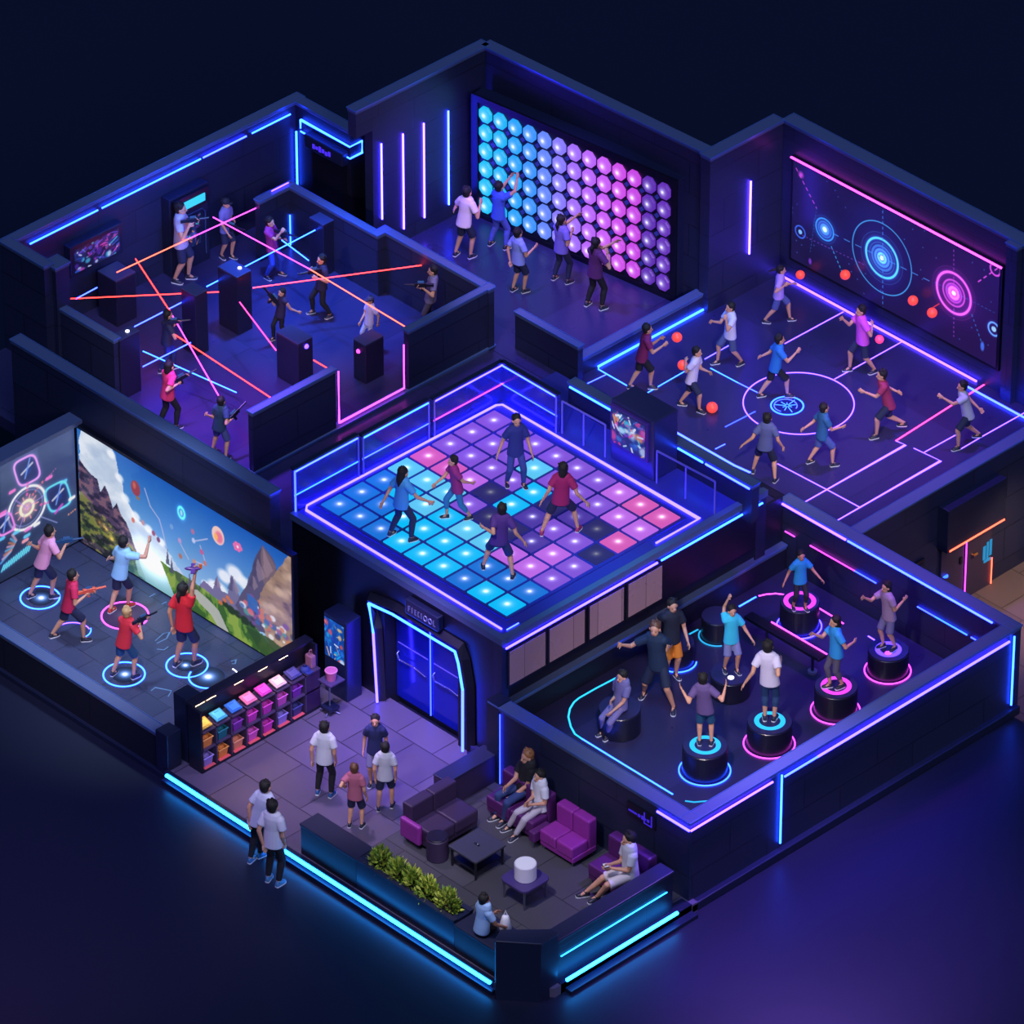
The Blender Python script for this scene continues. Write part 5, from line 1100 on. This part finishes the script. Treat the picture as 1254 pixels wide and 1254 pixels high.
person('L6', 'player in white clothes and cap behind the block with the pink neon frame', ZU, o, (600, 345), [(565, 565), (625, 560)], [(553, 450, .1), (640, 462, .05)], 215, (190, 180, 225), (180, 180, 220), 'pants', cap=(60, 60, 90), group=g1)
person('L7', 'player in grey shirt and brown grey pants aiming left by the right arena wall', ZU, o, (900, 203), [(868, 490), (910, 478)], [(845, 275, .2), (862, 292, .25)], 185, (112, 104, 132), (78, 68, 86), 'pants', group=g1)
o = O(60, 320)
person('L8', 'player in dark vest and jeans under the crossing beams left of the narrow block', ZU, o, (572, 258), [(535, 535), (598, 515)], [(610, 298, .1), (585, 320, .15)], 20, (32, 34, 64), (36, 44, 90), 'pants', group=g1)
person('L9', 'player in bright pink shirt and black pants aiming a blaster', ZU, o, (580, 503), [(530, 795), (610, 805)], [(640, 555, .05), (615, 590, .15)], 40, (216, 52, 108), BK, 'pants', hair='bob', group=g1)
person('L10', 'player in dark blue shirt and slate shorts nearest the shared wall in the arena', ZU, o, (828, 670), [(785, 915), (848, 955)], [(762, 738, .05), (885, 748, .05)], 60, (34, 60, 92), (74, 88, 142), group=g1)
g2 = 'players at the light wall'
o = O(420, 40)
person('H1', 'person in pale shirt with navy shorts at the cyan end of the light wall', ZU, o, (598, 765), [(540, 1070), (612, 1082)], [(535, 845, 0), (658, 828, .05)], 50, (228, 206, 216), NV, group=g2)
person('H2', 'person all in blue with both arms raised to the cyan buttons', ZU, o, (752, 740), [(706, 1020), (780, 1040)], [(800, 695, -.1), (835, 705, 0)], 45, (62, 92, 205), (78, 88, 188), 'pants', group=g2)
person('H3', 'shorter person in lilac blue shirt reaching forward in front of the light wall', ZU, o, (842, 962), [(815, 1240), (868, 1248)], [(800, 1100, 0), (915, 1035, 0)], 40, (140, 152, 226), NV, group=g2)
person('H4', 'person with ponytail in violet shirt and navy leggings touching a lilac button', ZU, o, (1050, 900), [(1012, 1185), (1078, 1205)], [(1130, 875, -.05), (1095, 965, .05)], 45, (124, 108, 206), NV, 'pants', 'pony', group=g2)
o = O(640, 160)
person('H5', 'person in dark purple shirt and black pants touching a magenta button', ZU, o, (355, 540), [(308, 840), (380, 860)], [(442, 535, -.05), (408, 600, .1)], 45, (88, 36, 100), BK, 'pants', 'pony', group=g2)
g3 = 'players of the ball court'
o = O(700, 330)
person('C1', 'court player in maroon shirt and black shorts throwing at the left edge', ZU, o, (365, 287), [(278, 570), (378, 572)], [(435, 368, .1), (420, 335, 0)], 10, (120, 26, 88), BK, group=g3)
person('C2', 'court player in white shirt and navy shorts with the red ball behind his elbow', ZU, o, (603, 397), [(520, 650), (612, 685)], [(655, 490, .1), (548, 445, -.1)], 340, (208, 198, 226), NV, group=g3)
person('C3', 'court player in white shirt and slate shorts pointing left with legs wide apart', ZU, o, (760, 183), [(700, 452), (818, 455)], [(680, 250, .1), (742, 245, .2)], 205, (206, 204, 230), (70, 82, 130), group=g3)
o = O(934, 140)
person('C4', 'court player with flying ponytail in lilac shirt near the far corner', ZU, o, (90, 748), [(8, 1000), (130, 990)], [(142, 812, .1), (100, 825, .2)], 0, (176, 146, 226), (78, 88, 150), hair='fly', group=g3)
o = O(700, 330)
person('C5', 'court player in blue shirt and black shorts standing in the centre circle', ZU, o, (1000, 337), [(900, 612), (1035, 612)], [(912, 415, 0), (1075, 402, .1)], 10, (34, 116, 200), BK, group=g3)
o = O(934, 140)
person('C6', 'court player in bright magenta shirt by the lilac back line', ZU, o, (470, 944), [(418, 1230), (538, 1240)], [(388, 985, .1), (525, 1015, 0)], 200, (222, 84, 224), NV, group=g3)
o = O(934, 340)
person('C7', 'court player in dark red shirt running with one foot lifted', ZU, o, (570, 468), [(545, 770), (680, 712, .1)], [(492, 550, .1), (642, 545, -.1)], 190, (152, 44, 84), NV, group=g3)
person('C8', 'court player in pale grey shirt at the right side of the court', ZU, o, (957, 522), [(938, 825), (1040, 765, .05)], [(868, 578, .1), (1038, 628, 0)], 190, (178, 180, 208), NV, group=g3)
person('C9', 'court player in teal blue shirt and slate shorts seen from behind below the circle', ZU, o, (297, 627), [(220, 890), (335, 905)], [(203, 720, 0), (375, 718, 0)], 25, (42, 96, 150), (74, 94, 156), group=g3)
o = O(700, 330)
person('C10', 'court player in slate grey shirt and navy shorts at the front corner of the court', ZU, o, (940, 714), [(870, 975), (975, 1020)], [(832, 832, 0), (1010, 845, 0)], 75, (84, 92, 148), (28, 32, 60), group=g3)
g4 = 'players in the projection room'
o = O(0, 500)
person('S1', 'player in light pink shirt with a blaster before the dark side screen', ZL, o, (242, 592), [(142, 910), (248, 912)], [(312, 660, .05), (150, 655, 0)], 30, (228, 156, 196), NV, group=g4)
person('S2', 'player in crimson shirt and navy shorts stepping wide with a blaster', ZL, o, (352, 803), [(250, 1100), (402, 1118)], [(425, 880, .05), (408, 900, .15)], 20, (196, 32, 84), NV, group=g4)
person('S3', 'player in light blue shirt pointing at the landscape screen', ZL, o, (597, 643), [(530, 980), (615, 955)], [(712, 650, -.05), (526, 720, 0)], 45, (150, 200, 238), NV, shoe=(190, 60, 50), group=g4)
o = O(100, 600)
person('S4', 'sandy haired player in red shirt and teal shorts in a glowing floor ring', ZL, o, (222, 588), [(150, 890), (250, 905)], [(298, 625, 0), (280, 650, .1)], 50, (212, 46, 70), (34, 78, 120), hc='s', group=g4)
person('S5', 'person with dark ponytail in red shirt raising a toy aircraft toward the landscape', ZL, o, (490, 478), [(452, 845), (540, 840)], [(545, 395, -.05), (435, 648, 0)], 50, (214, 34, 50), NV, hair='pony', skin=1, group=g4)
g5 = 'dancers on the light floor'
o = O(560, 430)
person('D1', 'dancer in navy shirt and slate pants at the far side facing forward', ZD+.05, o, (285, 334), [(238, 640), (318, 648)], [(205, 468, .1), (350, 462, .1)], 285, (38, 46, 128), (58, 70, 150), 'pants', group=g5)
o = O(340, 430)
person('D2', 'dancer with long dark hair in blue shirt on the cyan tiles', ZD+.05, o, (605, 582), [(540, 885), (640, 915)], [(516, 705, 0), (695, 700, .1)], 40, (66, 150, 218), NV, 'pants', 'long', group=g5)
person('D3', 'dancer in maroon shirt and teal pants leaning left', ZD+.05, o, (840, 528), [(812, 800), (925, 805)], [(762, 632, .1), (928, 632, 0)], 195, (140, 34, 116), (44, 116, 166), 'leggings', group=g5)
o = O(560, 430)
person('D4', 'dancer in wine red shirt with navy shorts on the purple tiles', ZD+.05, o, (510, 562), [(405, 882), (578, 865)], [(425, 682, 0), (602, 700, .1)], 75, (158, 26, 96), NV, hair='bob', shoe=(170, 50, 100), group=g5)
person('D5', 'dancer in purple navy shirt seen from behind nearest the front of the deck', ZD+.05, o, (215, 757), [(125, 1045), (265, 1092)], [(130, 848, 0), (302, 885, .05)], 85, (78, 44, 128), (36, 48, 106), group=g5)
g6 = 'people in the balance room'
o = O(860, 620); z = ZP+.585
person('P1', 'person in teal shirt and black pants on the corner pedestal', ZP+.585, o, (475, 238), [(436, 488), (494, 494)], [(390, 372, .1), (570, 350, .1)], 290, (32, 138, 190), (34, 32, 48), 'leggings', skin=1, group=g6)
person('P2', 'person in mauve grey shirt gesturing on the rear right pedestal', ZP+.5, o, (882, 388), [(868, 674), (925, 688)], [(780, 440, .1), (962, 456, .05)], 215, (158, 128, 160), (112, 104, 146), hair='bob', group=g6)
person('P3', 'person in bright blue shirt and grey leggings on the pink ringed pedestal', ZP+.57, o, (635, 555), [(612, 868), (672, 870)], [(538, 615, .1), (722, 655, 0)], 200, (44, 146, 218), (92, 84, 108), 'leggings', hair='bob', group=g6)
person('P4', 'person in white shirt and dark teal pants on the cyan ringed pedestal', ZP+.53, o, (315, 672), [(300, 1025), (345, 1028)], [(228, 798, .05), (375, 755, 0)], 80, (212, 204, 230), (34, 62, 108), 'leggings', group=g6)
o = O(640, 680)
person('P5', 'person in purple grey shirt and blue shorts with both arms out on the front pedestal', ZP+.59, o, (865, 592), [(848, 908), (905, 910)], [(768, 650, 0), (972, 635, 0)], 85, (96, 76, 130), (36, 88, 130), group=g6)
person('P6', 'person in cyan shirt with one arm bent up on the unlit grey pedestal', ZP+.45, o, (1005, 268), [(968, 552), (1028, 560)], [(985, 212, -.1), (1095, 395, .1)], 290, (56, 196, 226), (132, 134, 186), group=g6)
person('P7', 'person in black shirt and orange shorts before the small pedestal', ZP, o, (720, 243), [(685, 585), (735, 582)], [(655, 340, .1), (786, 382, .1)], 290, (22, 28, 48), (214, 122, 34), group=g6)
person('P8', 'person in dark navy clothes stretching one arm left with legs apart', ZP, o, (635, 353), [(582, 672), (725, 748)], [(478, 430, .1), (700, 440, .1)], 255, (20, 42, 72), (26, 34, 64), hc='b', group=g6)
person('P9', 'person in grey violet clothes sitting on the plain pedestal', ZP, o, (475, 584), [(385, 858), (412, 876)], [(428, 695, .15), (465, 705, .2)], 225, (106, 102, 158), (120, 112, 168), 'pants', seat=(466, 733, ZP+.6), group=g6)
g7 = 'visitors in the lobby'
o = O(200, 720)
person('B1', 'person in white shirt and black pants walking toward the doors', ZL, o, (775, 668), [(740, 988), (805, 1003)], [(712, 838, 0), (828, 832, 0)], 70, W_, BK, 'pants', shoe=(40, 90, 150), group=g7)
person('B2', 'person in navy shirt and grey shorts behind the grey shirted visitor', ZL, o, (1017, 638), [(996, 942), (1040, 930)], [(958, 795, 0), (1065, 800, 0)], 265, (30, 36, 84), (112, 110, 140), group=g7)
person('B3', 'visitor in grey white shirt and navy shorts seen from behind', ZL, o, (1065, 765), [(1032, 1068), (1098, 1052)], [(1018, 875, 0), (1114, 892, 0)], 85, (186, 186, 206), NV, group=g7)
person('B4', 'small person in dusty pink shirt and navy shorts in the lobby', ZL, o, (918, 865), [(893, 1145), (952, 1150)], [(868, 950, 0), (975, 1002, 0)], 75, (168, 92, 120), NV, hc='b', group=g7)
o = O(260, 860)
person('B5', 'person in pale shirt and black pants stepping up at the cyan lit edge', 0, o, (258, 403), [(183, 768), (228, 745)], [(186, 545, 0), (262, 545, 0)], 50, (190, 196, 228), BK, 'pants', shoe=(50, 110, 160), group=g7)
person('B6', 'person in white shirt and black pants nearest the outside of the cyan edge', 0, o, (292, 498), [(268, 857), (318, 882)], [(350, 692, 0), (243, 640, 0)], 60, (212, 210, 232), BK, 'pants', shoe=(70, 130, 170), group=g7)
o = O(460, 880, 400/1254)
g8 = 'people seated in the lounge'
person('G1', 'seated person with light brown hair in black polo shirt and jeans', ZL, o, (580, 147), [(465, 385), (492, 405)], [(505, 258, .25), (545, 278, .2)], 215, (22, 22, 30), (44, 62, 116), 'pants', hc='l', seat=(568, 285, .67), group=g8)
person('G2', 'seated person in white shirt and pale grey trousers beside the person in black', ZL, o, (628, 222), [(510, 428), (535, 462)], [(585, 318, .25), (600, 330, .25)], 215, (206, 206, 220), (180, 170, 186), 'pants', seat=(630, 345, .67), group=g8)
person('G3', 'person in pale shirt and light shorts sitting by the right wall holding a phone', ZL, o, (970, 465), [(808, 682), (850, 700)], [(900, 560, .1), (908, 575, .15)], 200, (196, 196, 214), (206, 196, 206), hair='short', seat=(978, 610, .67), group=g8)
person('G4', 'person in light blue shirt sitting on the front bench with back to the forecourt', ZL, o, (420, 695), [(505, 830), (530, 810)], [(452, 748, 0), (482, 790, 0)], 35, (156, 188, 232), BK, 'pants', skin=1, seat=(408, 818, .86), group=g8)
# --- bake the continuous surfaces
bpy.context.view_layer.update(); dg = bpy.context.evaluated_depsgraph_get()
for o in REMESH:
    me = bpy.data.meshes.new_from_object(o.evaluated_get(dg)); old = o.data; o.modifiers.clear(); o.data = me; me.name = o.name
    me.polygons.foreach_set('use_smooth', [True]*len(me.polygons)); bpy.data.meshes.remove(old)

# --- things held in hands
GUN = mat('black_blaster', (24, 26, 40), .35); GUNC = mat('blaster_glow', (30, 40, 60), .3, 0, (.1, .3, 1), .25)
def blaster(key, d, lab, hand=None, tilt=0., c=GUN):
    p = PEOPLE[key]; P = (p['hands'][0]+p['hands'][1])/2 if hand is None else p['hands'][hand]
    d = R(d); v = (RT*cos(d)+AW*sin(d)).normalized()*cos(tilt)+Vector((0, 0, 1))*sin(tilt); n = Vector((-sin(d)*RT.x+cos(d)*AW.x, -sin(d)*RT.y+cos(d)*AW.y, 0)).normalized(); u_ = n.cross(v)*-1
    if u_.z < 0: u_ = -u_
    P = P+u_*.05
    t = thing('laser_blaster', P, lab, 'toy blaster', 'blasters held by players')
    MB().obox(P, v*.12, n*.03, u_*.045).build('blaster_body', c, t, bevel=.01); MB().cone(P+v*.1, .024, P+v*.32, .018, 10, (0, 0)).build('barrel', c, t)
    MB().obox(P-u_*.08-v*.03, v*.025, n*.02, u_*.06).build('grip', c, t, bevel=.006); MB().obox(P-v*.18-u_*.01, v*.07, n*.02, u_*.03).build('stock', c, t, bevel=.008); MB().obox(P+u_*.065, v*.06, n*.012, u_*.018).build('sight', GUNC, t)
blaster('L1', 15, 'black blaster of the pale shirted player by the wall cabinet'); blaster('L2', 330, 'black blaster held across the chest by the player with the cap at the back wall')
blaster('L4', 200, 'black blaster of the player all in dark clothes'); blaster('L5', 200, 'raised black blaster of the player in the dark vest', 0 if PEOPLE['L5']['hands'][0].z > PEOPLE['L5']['hands'][1].z else 1, 1.0)
blaster('L7', 180, 'blaster aimed left by the player in grey'); blaster('L8', 10, 'black blaster of the player under the crossing beams'); blaster('L9', 25, 'black blaster aimed by the player in bright pink', None, .3)
blaster('L10', 40, 'black blaster held at the right by the player in dark blue', 1, .5); blaster('L3', 330, 'blaster of the player in magenta by the corner block')
blaster('S1', 15, 'dark blaster of the player in light pink', 1, 0, mat('dark_teal_blaster', (30, 70, 110), .35)); blaster('S2', 15, 'blaster of the player in crimson', None, .1, mat('orange_blaster', (220, 90, 60), .35)); blaster('S4', 40, 'dark blaster held up by the sandy haired player')
p = PEOPLE['S5']; P = max(p['hands'], key=lambda v: v.z)+Vector((0, 0, .04)); n = RT; m_ = mat('purple_toy', (90, 50, 130), .4)
t = thing('toy_aircraft', P, 'small purple toy aircraft raised by the person with the ponytail', 'toy'); MB().ell(P-n*.05, n*.16, AW*.04, Vector((0, 0, .04)), 12, 8).build('fuselage', m_, t, smooth=True)
MB().obox(P-n*.05, n*.04, AW*.16, Vector((0, 0, .01))).build('wing', m_, t); MB().obox(P+n*.09+Vector((0, 0, .05)), n*.03, AW*.01, Vector((0, 0, .05))).build('tail', mat('orange_toy', (220, 110, 50), .4), t)
p = PEOPLE['G3']; P = (p['hands'][0]+p['hands'][1])/2+p['f']*.03+Vector((0, 0, .03))
t = thing('mobile_phone', P, 'phone in the hands of the seated person by the right wall', 'phone'); MB().obox(P, p['side']*.06, p['f']*.05, Vector((0, 0, .008))).build('phone_body', BLK, t, bevel=.006); MB().obox(P+Vector((0, 0, .009)), p['side']*.053, p['f']*.043, Vector((0, 0, .001))).build('phone_screen', mat('phone_glow', (20, 20, 30), .2, 0, (.6, .65, 1), .7), t)
p = PEOPLE['G4']; P = at(619, 1135, .85); t = thing('white_bag', P, 'small white bag beside the person in light blue on the front bench', 'bag'); MB().cone(P, .12, P+Vector((0, 0, .2)), .07, 12, (1, 1)).build('bag_body', mat('white_canvas', (220, 218, 230), .8), t, smooth=True); MB().tube([P+RT*-.05+Vector((0, 0, .2)), P+Vector((0, 0, .36)), P+RT*.05+Vector((0, 0, .2))], .012, 6).build('handle', mat('white_canvas', (220, 218, 230), .8), t)
# ================================================================ light
wo = bpy.data.worlds.new('world'); sc.world = wo; wo.use_nodes = True
bg = wo.node_tree.nodes['Background']; bg.inputs[0].default_value = (.025, .13, .46, 1); bg.inputs[1].default_value = .16
def area(name, loc, size, col, power, tgt=None, spread=None, sy=None):
    l = bpy.data.lights.new(name, 'AREA'); l.energy = power; l.color = col; l.size = size
    if sy: l.shape = 'RECTANGLE'; l.size_y = sy
    if spread: l.spread = R(spread)
    o = bpy.data.objects.new(name, l); COL.objects.link(o); o.location = loc
    d = (Vector(tgt)-Vector(loc)) if tgt else Vector((0, 0, -1))
    o.rotation_euler = d.to_track_quat('-Z', 'Y').to_euler(); return o
def spot(name, loc, tgt, col, power, ang=60, blend=.9, rad=.3):
    l = bpy.data.lights.new(name, 'SPOT'); l.energy = power; l.color = col; l.spot_size = R(ang); l.spot_blend = blend; l.shadow_soft_size = rad
    o = bpy.data.objects.new(name, l); COL.objects.link(o); o.location = loc
    o.rotation_euler = (Vector(tgt)-Vector(loc)).to_track_quat('-Z', 'Y').to_euler(); return o
# cool overall moonlight from above, soft key from the right
s = bpy.data.lights.new('moonlight', 'SUN'); s.energy = 1.0; s.color = (.36, .52, 1); s.angle = R(25)
so = bpy.data.objects.new('moonlight', s); COL.objects.link(so); so.rotation_euler = (R(18), R(12), 0)
s = bpy.data.lights.new('soft_key', 'SUN'); s.energy = .75; s.color = (.72, .72, 1); s.angle = R(20)
so = bpy.data.objects.new('soft_key', s); COL.objects.link(so); so.rotation_euler = Vector((-1, .35, -.62)).to_track_quat('-Z', 'Y').to_euler()
LIL = (.62, .5, 1); VIO = (.32, .1, 1); BLU = (.06, .2, 1); KEY = (1, .86, .84)  # the spots below are added fill and key light without fixtures
spot('fill_spot_lobby', (3.5, -8.6, 8), (4.3, -7.9, .2), (.78, .56, 1), 1600, 55)
spot('key_spot_lobby', (7, -13, 7), (4.3, -8.6, 1), KEY, 1000, 45)
spot('fill_spot_doors', (4.6, -8.3, 6), (4.2, -6.6, .2), (.4, .26, 1), 2300, 52)
spot('key_spot_lounge', (9.5, -11.5, 8), (8.8, -8.4, .4), (1, .88, .9), 1500, 45)
spot('fill_spot_projection', (-1.6, -8.5, 8), (-1.6, -8.4, .2), (.5, .68, 1), 1900, 60)
spot('key_spot_projection', (2.5, -13, 7), (-1.6, -8.6, 1.2), KEY, 1500, 50)
spot('fill_spot_arena', (-3.6, -4.6, 9), (-3.6, -4.0, 1.85), VIO, 6500, 46)
spot('fill_spot_arena_blue', (-6, 0, 9), (-5.6, -.1, 1.85), BLU, 7000, 44)
spot('key_spot_arena', (-1, -8, 8), (-5.4, -2, 2.6), KEY, 1400, 50)
spot('fill_spot_light_room', (-3.2, 2.8, 9), (-3, 3.4, 1.85), (.26, .12, 1), 2400, 60)
spot('wall_wash_light_room', (-3.6, 3.0, 5.6), (-6.3, 3.6, 3.4), (.3, .12, 1), 420, 70)  # washes added to strengthen the neon spill on the walls
spot('wall_wash_court', (3, 4.5, 6), (-.3, 6.6, 3.4), (.35, .1, 1), 420, 60)
spot('wall_wash_arena', (-6.4, -1.5, 4.6), (-8.75, -1.2, 3.4), (.05, .2, 1), 330, 100)
spot('key_spot_light_room', (-.5, -1.5, 9), (-3.4, 3.4, 2.6), KEY, 900, 40)
spot('fill_spot_court', (5.0, 5.4, 11), (5.2, 5.2, 1.85), VIO, 4000, 48)
spot('fill_spot_court_blue', (1, 3.2, 9), (1, 3.6, 1.85), BLU, 1500, 60)
spot('key_spot_court', (9, -2, 9), (3.2, 4.8, 2.5), KEY, 2600, 45)
spot('key_spot_dance', (7, -9, 11), (3.2, -3.2, 4), KEY, 1800, 36)
spot('key_spot_pedestals', (11.5, -8, 8), (8.3, -2.4, 1.2), KEY, 2300, 52)
spot('fill_spot_pedestals_violet', (9, .8, 7), (8.6, .8, .45), (.4, .06, 1), 1300, 70)
spot('fill_spot_pedestals_teal', (6.2, -3.5, 6), (6.2, -3.4, .45), (.0, .4, .8), 420, 80)
spot('terrace_fill', (8.6, 6.0, 2.0), (7.8, 6.2, -1.06), (1, .6, .3), 420, 100)  # added warm spot for the paving by the doors
spot('forecourt_violet', (11.6, -4, 9), (13.0, -5.0, 0), (.3, .14, 1), 6500, 66)
spot('forecourt_mauve', (2, -16, 9), (2.8, -14.2, 0), (.5, .2, 1), 1300, 70)
vs = sc.view_settings; vs.view_transform = 'Standard'; vs.look = 'None'; vs.gamma = 1; vs.exposure = 0; vs.use_curve_mapping = False
sc.cycles.use_denoising = True
